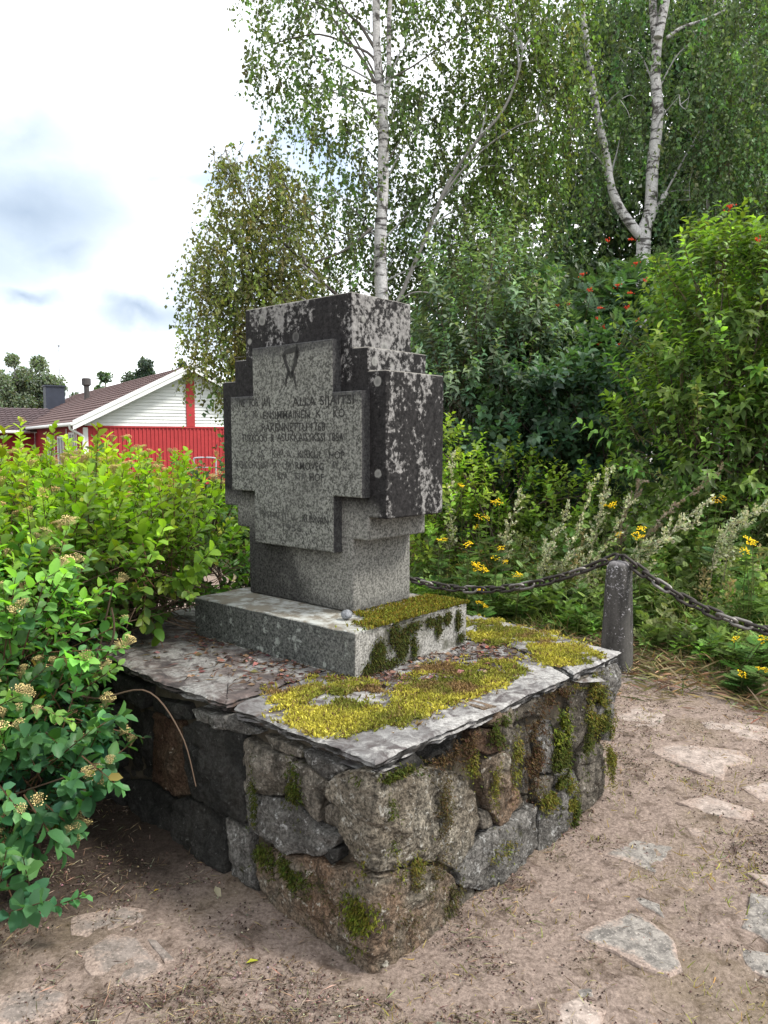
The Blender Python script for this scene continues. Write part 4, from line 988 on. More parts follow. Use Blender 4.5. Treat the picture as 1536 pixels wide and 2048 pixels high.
    # flower clusters at shoot tips
    tip = O+D*LL[:, None]
    fi = [i for i in np.where(~inside(tip))[0] if rng.random() < flower_p(O[i], D[i])]
    tpx, tpy, td = project(tip)
    fi = sorted(fi, key=lambda i: td[i] + (1e3 if not (-20 < tpx[i] < 1560 and 0 < tpy[i] < 2048) else 0))
    meshes = []
    for c4 in COR:
        for v_ in (.8, 1.15):
            a = Acc(); a.add(c4[0], c4[1], c4[2][:, None]*np.array(flower_col)*v_); tmp = a.build('flower_cluster', M['flower'], None); meshes.append(tmp.data); bpy.data.objects.remove(tmp)
    rest = Acc()
    for n_, i in enumerate(fi):
        for k in range(rng.integers(1, 5)):
            p = tip[i]+rng.normal(size=3)*[.028, .028, .008]*(k > 0)+[0, 0, .02]; sc = rng.uniform(.6, 1.15)
            dd = Vector(D[i]*.5+np.array([0, 0, 1])+.25*rng.normal(size=3)).normalized(); rm = dd.to_track_quat('Z', 'Y').to_matrix()
            if n_ < 90:
                o = bpy.data.objects.new('flower_cluster', meshes[rng.integers(len(meshes))]); COL.objects.link(o); o.parent = root
                o.matrix_local = Matrix.Translation(Vector(p-org)) @ rm.to_4x4() @ Matrix.Diagonal((sc, sc, sc, 1))
            else:
                c4 = COR[n_ % 4]; rest.add((c4[0]*sc)@np.array(rm).T+p, c4[1], c4[2][:, None]*np.array(flower_col))
    if rest.n: rest.build('flower_mass', M['flower'], root, tuple(org), kind='stuff')
    return root
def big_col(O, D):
    k = np.clip((O[:, 2]-.7)/.6, 0, 1)[:, None]  # brighter with height: light on the crown put into the leaf colour
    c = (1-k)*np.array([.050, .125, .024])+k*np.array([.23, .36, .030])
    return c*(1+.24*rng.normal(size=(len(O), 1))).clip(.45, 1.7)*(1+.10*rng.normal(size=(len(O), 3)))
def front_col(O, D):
    k = np.clip((O[:, 2]-.40)/.5, 0, 1)[:, None]*rng.uniform(.35, 1.25, (len(O), 1))  # highlights on the upper sprigs are put into the leaf colour
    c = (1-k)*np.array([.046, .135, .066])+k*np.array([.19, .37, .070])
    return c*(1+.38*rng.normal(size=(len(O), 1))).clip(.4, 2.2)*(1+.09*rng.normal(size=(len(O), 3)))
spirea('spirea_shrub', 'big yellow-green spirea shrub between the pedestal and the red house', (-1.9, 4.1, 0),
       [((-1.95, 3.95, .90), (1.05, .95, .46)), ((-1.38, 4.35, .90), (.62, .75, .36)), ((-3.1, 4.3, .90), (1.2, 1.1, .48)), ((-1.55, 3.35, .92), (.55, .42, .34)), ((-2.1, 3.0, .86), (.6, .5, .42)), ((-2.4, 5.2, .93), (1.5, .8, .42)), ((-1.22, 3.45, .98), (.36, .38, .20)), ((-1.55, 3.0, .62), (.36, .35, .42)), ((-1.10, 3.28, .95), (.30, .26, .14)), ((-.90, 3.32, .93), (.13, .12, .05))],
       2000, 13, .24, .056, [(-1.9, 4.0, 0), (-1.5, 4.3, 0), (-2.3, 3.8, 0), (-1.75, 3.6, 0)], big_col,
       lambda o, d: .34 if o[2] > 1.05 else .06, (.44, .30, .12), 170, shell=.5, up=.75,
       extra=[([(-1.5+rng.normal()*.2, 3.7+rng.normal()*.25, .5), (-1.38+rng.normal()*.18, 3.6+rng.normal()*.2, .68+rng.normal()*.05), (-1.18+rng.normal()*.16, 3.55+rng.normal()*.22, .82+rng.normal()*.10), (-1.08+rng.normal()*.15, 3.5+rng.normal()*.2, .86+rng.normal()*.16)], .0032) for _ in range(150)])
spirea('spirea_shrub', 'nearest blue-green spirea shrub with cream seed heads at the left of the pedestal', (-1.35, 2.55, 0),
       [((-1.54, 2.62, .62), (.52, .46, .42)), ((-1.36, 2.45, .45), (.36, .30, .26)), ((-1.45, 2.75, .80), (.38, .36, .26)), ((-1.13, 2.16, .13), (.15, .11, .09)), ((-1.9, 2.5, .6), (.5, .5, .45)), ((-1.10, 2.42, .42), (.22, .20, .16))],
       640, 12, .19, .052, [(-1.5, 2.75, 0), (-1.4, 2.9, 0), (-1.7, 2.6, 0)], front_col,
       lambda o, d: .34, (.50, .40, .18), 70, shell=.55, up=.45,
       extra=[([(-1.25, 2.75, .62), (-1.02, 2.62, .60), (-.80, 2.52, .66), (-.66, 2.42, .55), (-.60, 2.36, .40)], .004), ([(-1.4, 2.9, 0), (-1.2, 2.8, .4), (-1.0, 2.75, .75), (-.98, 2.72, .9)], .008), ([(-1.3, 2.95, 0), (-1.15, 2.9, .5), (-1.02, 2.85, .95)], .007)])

# ---- trees
def trunk_tube(acc, pts, r0, r1, n=28, sides=10):
    P = smooth_path(pts, n); P = P+.012*np.stack([vnoise(P, 2, 3), vnoise(P, 2, 5), np.zeros(n)], 1)
    tube(acc, P, np.linspace(r0, r1, n)*(1+.06*vnoise(P, 6, 7)), sides, (.5, .5, .5))
    return P
def hanging(acc, c, r, n, nl, tl, size, col, var=.28, spread=.5, proto=LEAF_SMALL, wisp=None):
    """drooping birch twigs in an ellipsoid: leaves along each twig"""
    o, d = ell(c, r, n, .0, 1.); D = d*[1, 1, .25]*spread+.3*rng.normal(size=(n, 3)); 
    LL = tl*rng.uniform(.4, 1.3, n); t = (np.arange(nl)+rng.random((n, nl)))/nl
    pos = o[:, None]+D[:, None]*(LL[:, None]*t*.6)[..., None]; pos[..., 2] -= LL[:, None]*t**1.6*.8
    pos += rng.normal(size=pos.shape)*.02
    N = n*nl; ld = rdir(N); ld[:, 2] -= .9; R_ = basis(ld, rdir(N)*1.0+np.array([0, -.2, .35]))
    tw = tints(n, col, var, .10); cc = np.repeat(tw, nl, 0)*(1+.22*rng.normal(size=(N, 1))).clip(.4, 1.8)
    acc.inst(proto, pos.reshape(-1, 3), R_, size*rng.uniform(.6, 1.3, N), cc)
    if wisp is not None:
        for i in range(0, n, 2):
            s = np.array([0, .5, 1.]); p = o[i]+D[i]*(LL[i]*s*.6)[:, None]; p[:, 2] -= LL[i]*s**1.6*.8
            tube(wisp, p, [.004, .003, .002], 3, (.05, .04, .035), cap=False)
def branch(acc, a, b, r, sag=.1, n=10):
    a = np.asarray(a, float); b = np.asarray(b, float); m = (a+b)/2+np.array([0, 0, sag*np.linalg.norm(b-a)])+rng.normal(size=3)*.05
    tube(acc, smooth_path([a, m, b], n), np.linspace(r, r*.3, n), 5, (.3, .3, .3), cap=False)
def nearest(P, q): 
    d = np.linalg.norm((P-q)*[1, 1, .8], axis=1)+np.maximum(P[:, 2]-q[2], 0)*1.5; return P[d.argmin()]
def clump(px, py, Y, rx, ry, rz=None):
    k = Y/1536.8; return at(px, py, Y), (rx*k, (rz or (rx+ry)/2)*k, ry*k)
def birch(name, label, trunks, clumps, col, size, dens, mat='birch', group='birches round the clearing', tl=.55, base=None, twigs=None, var=.28):
    b = base if base is not None else trunks[0][0][0]
    org = (float(b[0]), float(b[1]), 0.); root = thing(name, label, 'tree', org, 0, group)
    t = Acc(); L = Acc(); W = Acc(); Ps = []
    for pts, r0, r1 in trunks: Ps.append(trunk_tube(t, pts, r0, r1))
    allP = np.concatenate(Ps)
    for cl in (twigs or []): tube(W, smooth_path(cl[0], 14), np.linspace(cl[1], cl[1]*.3, 14), 5, (.12, .11, .10), cap=False)
    for c_ in clumps:
        c, r = clump(*c_[:5], c_[6] if len(c_) > 6 else None); f = c_[5] if len(c_) > 5 else 1.
        n = int(dens*f*r[0]*r[2]*72); hanging(L, c, r, n, 15, tl, size, col, var, wisp=W)
        q = nearest(allP, c-np.array([0, 0, r[2]*.6])); branch(W, q, c+np.array([0, 0, r[2]*.3]), .014, .12)
        for k in range(3): branch(W, c, ell(c, np.array(r)*.9, 1)[0][0], .006, .05)
    t.build('trunk', M[mat], root, org, smooth=True)
    W.build('branches', M['twig'], root, org, kind='stuff')
    L.build('crown', M['leaf_far'], root, org, kind='stuff')
    return root
def tp(s, Y):
    return [at(float(a.split(',')[0]), float(a.split(',')[1]), Y) for a in s.split()]
def grounded(pts):
    p = [np.array([pts[0][0]+.05, pts[0][1], -.1])]; return p+list(pts)
bt = grounded(tp('772,680 762,590 760,480 765,380 768,260 762,190 755,120 752,0 750,-150 748,-330', 10))
bt2 = tp('768,235 775,170 778,100 780,0 783,-150 786,-300', 10)
tw = [(tp(s, 10), r) for s, r in (('757,135 740,108 699,89 643,69 590,75 530,93', .02), ('750,165 724,117 671,44 630,-20', .026), ('750,97 720,50 691,20 650,-60', .024), ('752,190 724,182 683,178 640,190', .014),
      ('762,330 735,300 690,260', .012), ('770,330 795,290 815,250', .014), ('776,160 830,130 900,80 960,50', .014), ('764,400 738,370 712,345', .014), ('755,460 700,470 640,440 600,400', .015), ('764,180 740,130 700,60 660,-20', .018))]
birch('birch_tree', 'tall white-trunked birch with forked stem right behind the memorial', [(bt, .100, .034), (bt2, .042, .018)],
      [(620, 30, 10, 95, 70, .8), (560, 130, 10.2, 70, 70, .75), (670, 200, 9.8, 80, 100, .8), (600, 190, 10.1, 60, 70, .6), (720, 330, 10.3, 70, 110, .85), (660, 400, 10, 75, 80, .7), (690, 480, 10, 80, 60, .6), (835, 110, 10.3, 60, 110, .8), (850, 270, 10.4, 75, 130, 1.1),
       (870, 430, 10.5, 80, 110, 1.2), (800, 210, 10.2, 45, 90, .7), (900, 540, 10.6, 90, 70, 1.2), (720, -90, 10.2, 130, 80, .9), (850, -80, 10, 120, 80, .9), (560, -60, 10.4, 100, 60, .9), (700, 560, 10.5, 110, 70, 1.2), (800, 520, 10.8, 60, 80, .8)],
      (.112, .165, .062), .060, 4.6, twigs=tw)
cb = tp('700,640 640,560 560,480 500,420 470,360', 9.3); cb = [np.array([cb[0][0]+.25, 9.5, -.1]), np.array([cb[0][0]+.1, 9.4, 1.5])]+cb
birch('birch_tree', 'low yellowing birch crown drooping left of the memorial above the house roof', [(cb, .028, .008)],
      [(520, 330, 9.4, 80, 50, .6), (590, 430, 9.6, 60, 90, .5), (500, 380, 9.3, 80, 75, .9), (430, 330, 9.2, 40, 30, .35), (450, 510, 9.2, 75, 100, 1.2), (545, 480, 9.4, 80, 100, 1.1), (430, 650, 9.1, 70, 80, 1.1), (510, 590, 9.3, 90, 90, 1.3), (380, 560, 9.2, 38, 40, .5), (600, 600, 9.5, 80, 70, 1.3), (395, 735, 9.1, 25, 30, .7), (640, 660, 9.6, 80, 60, 1.1), (480, 730, 9.4, 60, 80, 1.3), (560, 700, 9.6, 80, 80, 1.3), (450, 300, 9.3, 40, 20, .3)],
      (.150, .172, .055), .052, 8., mat='bark_dark', tl=.5, base=cb[0], twigs=[(tp('745,455 690,500 640,520 600,535 560,560', 9.6), .02), (tp('660,500 610,430 580,380 560,340', 9.8), .012), (tp('640,460 625,420 610,360', 9.8), .008), (tp('620,440 600,420 560,410', 9.8), .006), (tp('650,470 660,420 680,380', 9.8), .006)])
lb = grounded(tp('792,660 800,595 850,480 890,380 940,300 1000,230 1030,165 1045,100', 9.9))
birch('birch_tree', 'slender grey leaning birch stem with hanging yellow-green crown', [(lb, .034, .012), (tp('880,400 930,335 985,285 1040,250 1075,240', 9.9), .014, .007), (tp('800,600 830,585 870,588 900,600', 9.4), .013, .007)],
      [(1000, 90, 10.4, 90, 100, 1.3), (960, 230, 10.5, 70, 110, 1.2), (1080, 200, 10.6, 90, 130, 1.4), (1040, 370, 10.7, 95, 100, 1.3), (930, 30, 10.3, 50, 70, .6), (1110, 60, 10.5, 90, 100, 1.2), (970, 430, 10.8, 70, 90, 1.2), (1020, -90, 10.5, 150, 90, 1.1)],
      (.138, .200, .060), .058, 5., mat='bark', tl=.7)
dt = grounded(tp('1290,760 1285,600 1288,470 1302,420 1305,330 1315,230 1310,150 1318,60 1330,0 1340,-200 1350,-420', 11))
birch('birch_tree', 'black-flecked birch forking low into two white limbs above the rowan', [(dt, .112, .045), (tp('1286,478 1245,425 1225,380 1212,310 1195,230 1183,150 1170,60 1165,0 1160,-200', 11), .066, .03), (tp('1296,445 1315,415 1332,385', 11), .045, .035), (tp('1312,90 1305,0 1298,-150', 11), .06, .04), (tp('1316,75 1326,30 1330,-60', 10.9), .06, .04), (tp('1335,75 1365,55 1410,40 1450,20', 10.9), .025, .012)],
      [(1240, 300, 11.5, 60, 110, .9), (1250, 130, 11.4, 60, 110, .9), (1400, 110, 11.2, 80, 110, 1.2), (1420, 290, 11.2, 90, 100, 1.2), (1380, 400, 11, 70, 60, .9), (1480, 200, 11, 90, 140, 1.3), (1250, -40, 11.3, 110, 70, 1), (1420, -60, 11.3, 140, 80, 1.1), (1360, 210, 10.6, 30, 60, .35), (1330, 540, 11.4, 70, 60, 1), (1240, 200, 10.6, 40, 60, .3), (1150, 330, 11.3, 50, 120, .8)],
      (.112, .178, .082), .060, 5.)
eb = grounded(tp('1440,700 1435,400 1430,160 1428,0 1426,-200', 12.5))
birch('birch_tree', 'thin brown-stemmed birch at the right edge of the wood', [(eb, .05, .02), (grounded(tp('1420,600 1412,340 1405,230 1400,60', 12.8)), .03, .015)],
      [(1520, 60, 12, 100, 120, 1.3), (1500, 330, 12, 80, 90, 1.2), (1560, 430, 11.5, 90, 100, 1.2), (1450, 480, 12.2, 90, 70, 1.3), (1620, 150, 12, 120, 160, 1.2)],
      (.110, .172, .080), .062, 4.8, mat='bark')

# far wood closing the view on the right
wood = Acc()
for (px, py, Y, rx, ry, f) in ((1130, 420, 16, 120, 160, .8), (1260, 420, 16, 120, 180, 1.2), (1420, 380, 16, 150, 220, 1.3), (1560, 350, 15, 140, 260, 1.2), (1300, 120, 17, 160, 160, 1.), (1480, 80, 16, 150, 170, 1.1), (1180, 120, 17, 110, 150, .7), (1050, 560, 15, 140, 110, 1.2), (930, 620, 15, 140, 90, 1.2),
                               (1200, 640, 15, 180, 130, 1.5), (1450, 640, 15, 180, 130, 1.5), (800, 700, 15, 160, 90, 1.2), (660, 730, 15, 130, 90, 1.2), (1000, 760, 14, 220, 120, 1.5), (1300, 800, 14, 220, 140, 1.5), (1000, 300, 17, 90, 120, .4), (560, 780, 15, 110, 90, 1.2), (900, 880, 13, 160, 100, 1.4)):
    c, r = clump(px, py, Y, rx, ry, (rx+ry)/3); hanging(wood, c, r, int(f*r[0]*r[2]*190), 14, .8, .125, (.075, .122, .060), .3, proto=LEAF_SMALL)
wood.build('woodland', M['leaf_far'], None, kind='stuff', label='dense dark woodland behind the birches', category='woodland')

def bushy(name, label, cat, org, env, n, nl, L, size, proto, col, var, base, cane_n, up=.5, leafdir=.5, shell=.45, group=None, droop=0., lift=.4, mat='leaf_far', stem='twig'):
    root = thing(name, label, cat, org, 0, group); pos, rot, s, own, O, D, LL = sprigs(env, n, L, nl, size, up=up, shell=shell, leafdir=leafdir, droop=droop)
    sc = tints(len(O), col, var, .08); zz = O[:, 2];  k = (zz-zz.min())/(np.ptp(zz)+1e-6)
    cc = sc[own]*(1+.2*rng.normal(size=(len(pos), 1))).clip(.4, 1.7)*(1+lift*(((np.arange(len(pos)) % nl)/nl)[:, None]-.4)*[1.1, 1, .2])
    a = Acc(); a.inst(proto, pos, rot, s, cc); a.build('crown', M[mat], root, org, smooth=True, kind='stuff')
    a = Acc(); idx = rng.choice(len(O), min(cane_n, len(O)), False); canes(a, base, O[idx], .014, (.07, .055, .045), .2)
    for i in range(0, len(O), 2): tube(a, [O[i]-D[i]*.1, O[i]+D[i]*LL[i]], [.004, .002], 3, (.09, .06, .04), cap=False)
    a.build('trunk', M['twig'], root, org, kind='stuff')
    return root, O, D, LL
bushy('willow_tree', 'grey-green bushy willow right of the memorial cross', 'tree', (1.2, 8.7, 0), [((1.15, 8.7, 2.3), (.75, .6, 1.45)), ((.65, 8.6, 1.7), (.55, .5, .9)), ((1.6, 8.9, 1.9), (.7, .6, 1.2))], 900, 16, .42, .085, LEAF_POINT, (.125, .19, .12), .28, [(1.2, 8.8, 0), (.9, 8.7, 0)], 60, up=.9, shell=.5)
rw, O, D, LL = bushy('rowan_tree', 'dark rowan with orange-red berry clusters below the forked birch', 'tree', (2.6, 9.6, 0), [((2.3, 9.6, 2.45), (1.0, .7, 1.05)), ((3.3, 9.8, 2.5), (.8, .7, 1.05)), ((2.0, 9.4, 2.1), (.7, .6, .8))], 520, 9, .35, .20, LEAF_ROWAN, (.062, .122, .062), .25, [(2.6, 9.8, 0)], 40, up=.5, droop=.2)
bushy('alder_shrub', 'dark alder shrub in shade between willow and bright bush', 'shrub', (2.0, 8.0, 0), [((1.75, 8.1, 1.35), (.75, .5, .95)), ((2.4, 8.2, 1.6), (.8, .5, .9)), ((1.2, 8.0, .95), (.55, .4, .6))], 640, 13, .30, .095, LEAF_MID, (.055, .108, .060), .25, [(1.9, 8.2, 0), (2.4, 8.3, 0)], 40, up=.3, lift=.2)
bc, O2, D2, L2 = bushy('dogwood_shrub', 'tall bright green shrub with pointed leaves filling the right edge', 'shrub', (3.3, 6.9, 0), [((3.55, 7.0, 2.15), (1.25, .8, 1.2)), ((2.75, 6.75, 1.45), (.75, .5, .75)), ((4.2, 6.9, 2.3), (1.2, .8, 1.3)), ((3.3, 6.5, 1.2), (.9, .4, .7)), ((3.2, 7.2, 2.7), (.6, .5, .6))], 1650, 14, .38, .086, LEAF_POINT, (.125, .20, .055), .30, [(3.4, 7.1, 0), (3.0, 7.0, 0), (4.0, 7.1, 0)], 90, up=.8, leafdir=.5, lift=.5, shell=.55, mat='leaf')
bushy('raspberry_thicket', 'pale green raspberry canes at the edge of the shade behind the cross', 'shrub', (.95, 7.4, 0), [((.75, 7.4, .85), (.35, .3, .55)), ((1.25, 7.5, .8), (.45, .3, .5)), ((.5, 7.2, .9), (.22, .3, .75)), ((1.8, 7.3, .7), (.5, .3, .4))], 420, 11, .28, .062, LEAF_MID, (.19, .29, .05), .22, [(.8, 7.5, 0), (1.3, 7.5, 0)], 40, up=1.0, lift=.6, mat='leaf')
bushy('undergrowth_shrub', 'small-leaved dark shrub between spirea and left edge of the cross', 'shrub', (-1.05, 5.2, 0), [((-1.0, 5.1, .75), (.5, .45, .55)), ((-.6, 5.5, .6), (.4, .4, .4))], 380, 16, .22, .045, LEAF_MID, (.05, .095, .03), .25, [(-1., 5.2, 0)], 40, up=.4, lift=.2, mat='leaf')
# berries on the rowan
bm_ = Acc(); px, py, d = project(O+D*LL[:, None]); 
berry_px = [(1165, 550), (1215, 480), (1262, 478), (1275, 640), (1115, 612), (1135, 607), (1200, 615), (1255, 615), (1240, 690), (1198, 688), (1272, 688), (1205, 655), (1272, 528), (1195, 636), (1260, 585), (1180, 580), (1235, 572), (1290, 560)]
octv = np.array([(1, 0, 0), (-1, 0, 0), (0, 1, 0), (0, -1, 0), (0, 0, 1), (0, 0, -1)], float)*.007; octf = np.array([(0, 2, 4), (2, 1, 4), (1, 3, 4), (3, 0, 4), (2, 0, 5), (1, 2, 5), (3, 1, 5), (0, 3, 5)])
bmesh_ = []
for v_ in range(4):
    a = Acc()
    for k in range(22): a.add(octv*random.uniform(.8, 1.2)+np.array([random.gauss(0, .016), random.gauss(0, .016), random.gauss(0, .011)]), octf, np.array([.55, .055, .02])*random.uniform(.7, 1.2))
    t_ = a.build('berry_cluster', M['flower'], None); bmesh_.append(t_.data); bpy.data.objects.remove(t_)
for k, (x, y) in enumerate(berry_px):
    link('berry_cluster', bmesh_[k % 4], rw, tuple(at(x, y, 8.78)-np.array([2.6, 9.6, 0])), kind='stuff')
for k, (x, y) in enumerate(((1460, 415), (1515, 478))):
    link('berry_cluster', bmesh_[k % 4], bc, tuple(at(x, y, 6.5)-np.array([3.3, 6.9, 0])), kind='stuff')

# ---- trees far behind the house
def far_tree(name, label, px, py0, py1, w_, Y, col, n, leaf=.28, conifer=False):
    top = at(px, py0, Y); bot = at(px, py1, Y); rz = (top[2]-bot[2])/2; rx = w_*Y/1536.8/2; org = (top[0], Y, G0-.3)
    root = thing(name, label, 'tree', org, 0, 'distant trees beyond the house'); a = Acc(); c0 = (top+bot)/2
    for k in range(18):
        cc, _ = ell(c0, (rx*.8, rx*.8, rz*.85), 1); cc = cc[0]; r = rx*random.uniform(.3, .55); shrink = 1-max(0, (cc[2]-c0[2])/rz)*.5
        cc[0] = c0[0]+(cc[0]-c0[0])*shrink
        p, _ = ell(cc, (r, r, r*1.1), n//18, .2, 1.); N = len(p)
        a.inst(LEAF_SMALL, p, basis(rdir(N)+[0, 0, -.3], rdir(N)), leaf*rng.uniform(.6, 1.3, N), tints(N, np.array(col)*random.uniform(.75, 1.25), .25, .08))
    a.build('crown', M['leaf_far'], root, org, kind='stuff')
    t = Acc(); tube(t, [(*org[:2], org[2]), (*org[:2], c0[2]), (*org[:2], top[2]-.3*rz)], [.16, .10, .03], 7, (.2, .2, .2)); t.build('trunk', M['bark'], root, org, smooth=True)
far_tree('birch_tree', 'leftmost distant birch at the edge beyond the wing roof', 28, 706, 850, 80, 55, (.16, .20, .14), 7000, .22)
far_tree('birch_tree', 'distant rounded birch beside the black chimney', 86, 712, 850, 78, 57, (.165, .205, .145), 7000, .22)
far_tree('deciduous_tree', 'small distant treetop peeping over the ridge beside the vent pipe', 210, 742, 830, 44, 62, (.09, .14, .08), 2600)
far_tree('pine_tree', 'distant dark pine top above the middle of the ridge', 294, 706, 800, 42, 60, (.06, .09, .07), 2600)
far_tree('pine_tree', 'low distant dark treetop left of the pine on the ridge', 258, 738, 800, 36, 61, (.07, .10, .075), 800)
far_tree('deciduous_tree', 'distant treetop touching the yellowing birch over the gable', 372, 706, 770, 34, 62, (.06, .09, .05), 700)
far_tree('deciduous_tree', 'hazy low treetop between chimney and vent pipe', 150, 785, 830, 40, 70, (.08, .11, .075), 600)
# ------------------------------------------------------------------ meadow, flowers, grass
def blade(bend=.5, w_=.05):
    V = []; 
    for t in (0, .35, .7): 
        z = t*(1-.25*bend*t); x = bend*t*t; V += [(x, w_*(1-t*.6), z), (x, -w_*(1-t*.6), z)]
    V.append((bend, 0, 1-.45*bend)); return np.array(V), np.array([(0, 1, 3), (0, 3, 2), (2, 3, 5), (2, 5, 4), (4, 5, 6)])
BL = [blade(.25, .014), blade(.55, .016), blade(.95, .018)]
def zrot(n, tilt=.2):
    a_ = rng.uniform(0, 6.283, n); z = np.stack([tilt*rng.normal(size=n), tilt*rng.normal(size=n), np.ones(n)], 1); x = np.stack([np.cos(a_), np.sin(a_), np.zeros(n)], 1)
    z /= np.linalg.norm(z, axis=1, keepdims=True); y = np.cross(z, x); y /= np.linalg.norm(y, axis=1, keepdims=True); x = np.cross(y, z)
    return np.stack([x, y, z], -1)
def field(n, u0, u1, d0, d1):
    """points along the chain line (u) and beyond it (d)"""
    u = rng.uniform(u0, u1, n); d = rng.uniform(d0, d1, n); q = BP+u[:, None]*CH+d[:, None]*np.array([.679, .734])
    return q, d
grass = Acc()
q, d = field(30000, -4.6, 2.2, .15, 3.2); keep = (rng.random(len(q)) < np.clip(.25+.9*vnoise(p3(q[:, 0], q[:, 1]), 1.8, 61)+d*.5, .05, 1)); q, d = q[keep], d[keep]; n = len(q)
h = np.clip(.06+.26*d, .07, .62)*rng.uniform(.5, 1.35, n); dry = rng.random(n) < np.clip(.55-.5*d, .10, .6)
c = np.where(dry[:, None], tints(n, (.30, .24, .11), .25), tints(n, (.085, .14, .030), .28))
k = rng.integers(0, 3, n); P = np.concatenate([q, ground_z(q[:, 0], q[:, 1])[:, None]-.005], 1)
for i in range(3): grass.inst(BL[i], P[k == i], zrot((k == i).sum(), .32), np.stack([h, h.clip(.2, 1), h], 1)[k == i]*[1, 1, 1], c[k == i])
grass.build('grass', M['leaf_matt'], None, kind='stuff', label='long green and dry grass at the meadow edge', category='grass')

tall = Acc(); q, d = field(15000, -4.4, 1.8, .7, 2.6); keep = rng.random(len(q)) < np.clip(.45+.9*vnoise(p3(q[:, 0], q[:, 1]), 1.5, 63), .1, 1); q, d = q[keep], d[keep]; n = len(q)
h = np.clip(.25+.42*(d-.5), .2, .95)*rng.uniform(.6, 1.25, n); k = rng.integers(0, 3, n); P = np.concatenate([q, ground_z(q[:, 0], q[:, 1])[:, None]], 1); c = np.where(rng.random((n, 1)) < .45, tints(n, (.36, .35, .16), .25), tints(n, (.20, .27, .06), .25))
for i in range(3): tall.inst((BL[i][0]*[1, .6, 1], BL[i][1]), P[k == i], zrot((k == i).sum(), .28), np.stack([h*.8, h.clip(.3, .7), h], 1)[k == i], c[k == i])
tall.build('tall_grass', M['leaf_matt'], None, kind='stuff', label='tall pale yellow-green grass among the wild flowers', category='grass')

# leafy weeds under and between the flowers
weeds = Acc()
def herb(n, u0, u1, d0, d1, hfun, col, proto, nl, ls, var=.25, tilt=.18, spread=.9):
    q, d = field(n, u0, u1, d0, d1); z0 = ground_z(q[:, 0], q[:, 1]); Hh = hfun(q, d)*rng.uniform(.6, 1.2, n)
    T = zrot(n, tilt)[:, :, 2]; t = (np.arange(nl)+.5)/nl; t = .12+.88*t
    pos = np.concatenate([q, z0[:, None]], 1)[:, None]+T[:, None]*(Hh[:, None]*t)[..., None]
    az = rng.uniform(0, 6.28, n)[:, None]+np.arange(nl)*2.4; ld = np.stack([np.cos(az), np.sin(az), .35+.5*t[None]+.2*rng.normal(size=(n, nl))], -1)
    sz = ls*(1.15-.65*t)[None]*rng.uniform(.7, 1.3, (n, nl)); cc = np.repeat(tints(n, col, var, .08), nl, 0)*(1+.15*rng.normal(size=(n*nl, 1))).clip(.5, 1.5)
    weeds.inst(proto, pos.reshape(-1, 3), basis(ld.reshape(-1, 3), np.array([0, 0, 1.])+.3*rng.normal(size=(n*nl, 3))), sz.ravel(), cc)
hmax = lambda q, d: np.clip(.12+.55*(d-.3), .12, 1.1)*(1+.3*vnoise(p3(q[:, 0], q[:, 1]), 1.3, 71))
herb(600, -4.6, 1.8, .5, 2.8, hmax, (.165, .265, .07), LEAF_FEATHER, 16, .13)
herb(500, -4.6, 1.8, .6, 2.8, hmax, (.20, .27, .11), LEAF_FEATHER, 14, .13)
herb(520, -4.6, 2.0, .45, 2.8, hmax, (.19, .29, .06), LEAF_NARROW, 20, .085)
herb(160, -4.0, 2.0, .45, 1.6, lambda q, d: np.full(len(q), .22), (.14, .26, .04), LEAF_POINT, 9, .07)
herb(130, -3.2, -1.0, .8, 1.7, lambda q, d: np.full(len(q), .55), (.17, .14, .05), LEAF_NARROW, 16, .10)
weed2 = Acc(); q, d = field(120, -4.2, 1.4, .9, 2.5); z0 = ground_z(q[:, 0], q[:, 1])
for i in range(len(q)):
    hh = np.clip(.30+.40*(d[i]-.4), .3, 1.05)*random.uniform(.7, 1.15); tp_ = np.array([q[i, 0]+random.uniform(-.05, .22), q[i, 1]+random.uniform(-.1, .1), z0[i]+hh]); b_ = np.array([*q[i], z0[i]]); tube(weed2, [b_, (b_+tp_)/2+[0, 0, .03], tp_], [.003, .0022, .001], 3, (.22, .21, .12), cap=False)
    m_ = 130; s_ = .45+.55*rng.random(m_); pp_ = b_+(tp_-b_)*s_[:, None]; dd_ = rdir(m_); dd_[:, 2] = np.abs(dd_[:, 2])+.5; pp_ = pp_+dd_*((1.12-s_)*.16*rng.random(m_))[:, None]
    weed2.inst(LEAF_SMALL, pp_, basis(dd_+.3*rng.normal(size=(m_, 3)), rdir(m_)), .024*rng.uniform(.5, 1.4, m_), tints(m_, [(.34, .36, .22), (.28, .34, .13), (.36, .30, .16)][i % 3], .25, .06))
weed2.build('seeding_weeds', M['leaf_matt'], None, kind='stuff', label='pale seeding weeds standing thick behind the chain', category='weeds')
weeds.build('undergrowth', M['leaf_matt'], None, smooth=False, kind='stuff', label='tangled green weeds growing under the wild flowers', category='weeds')

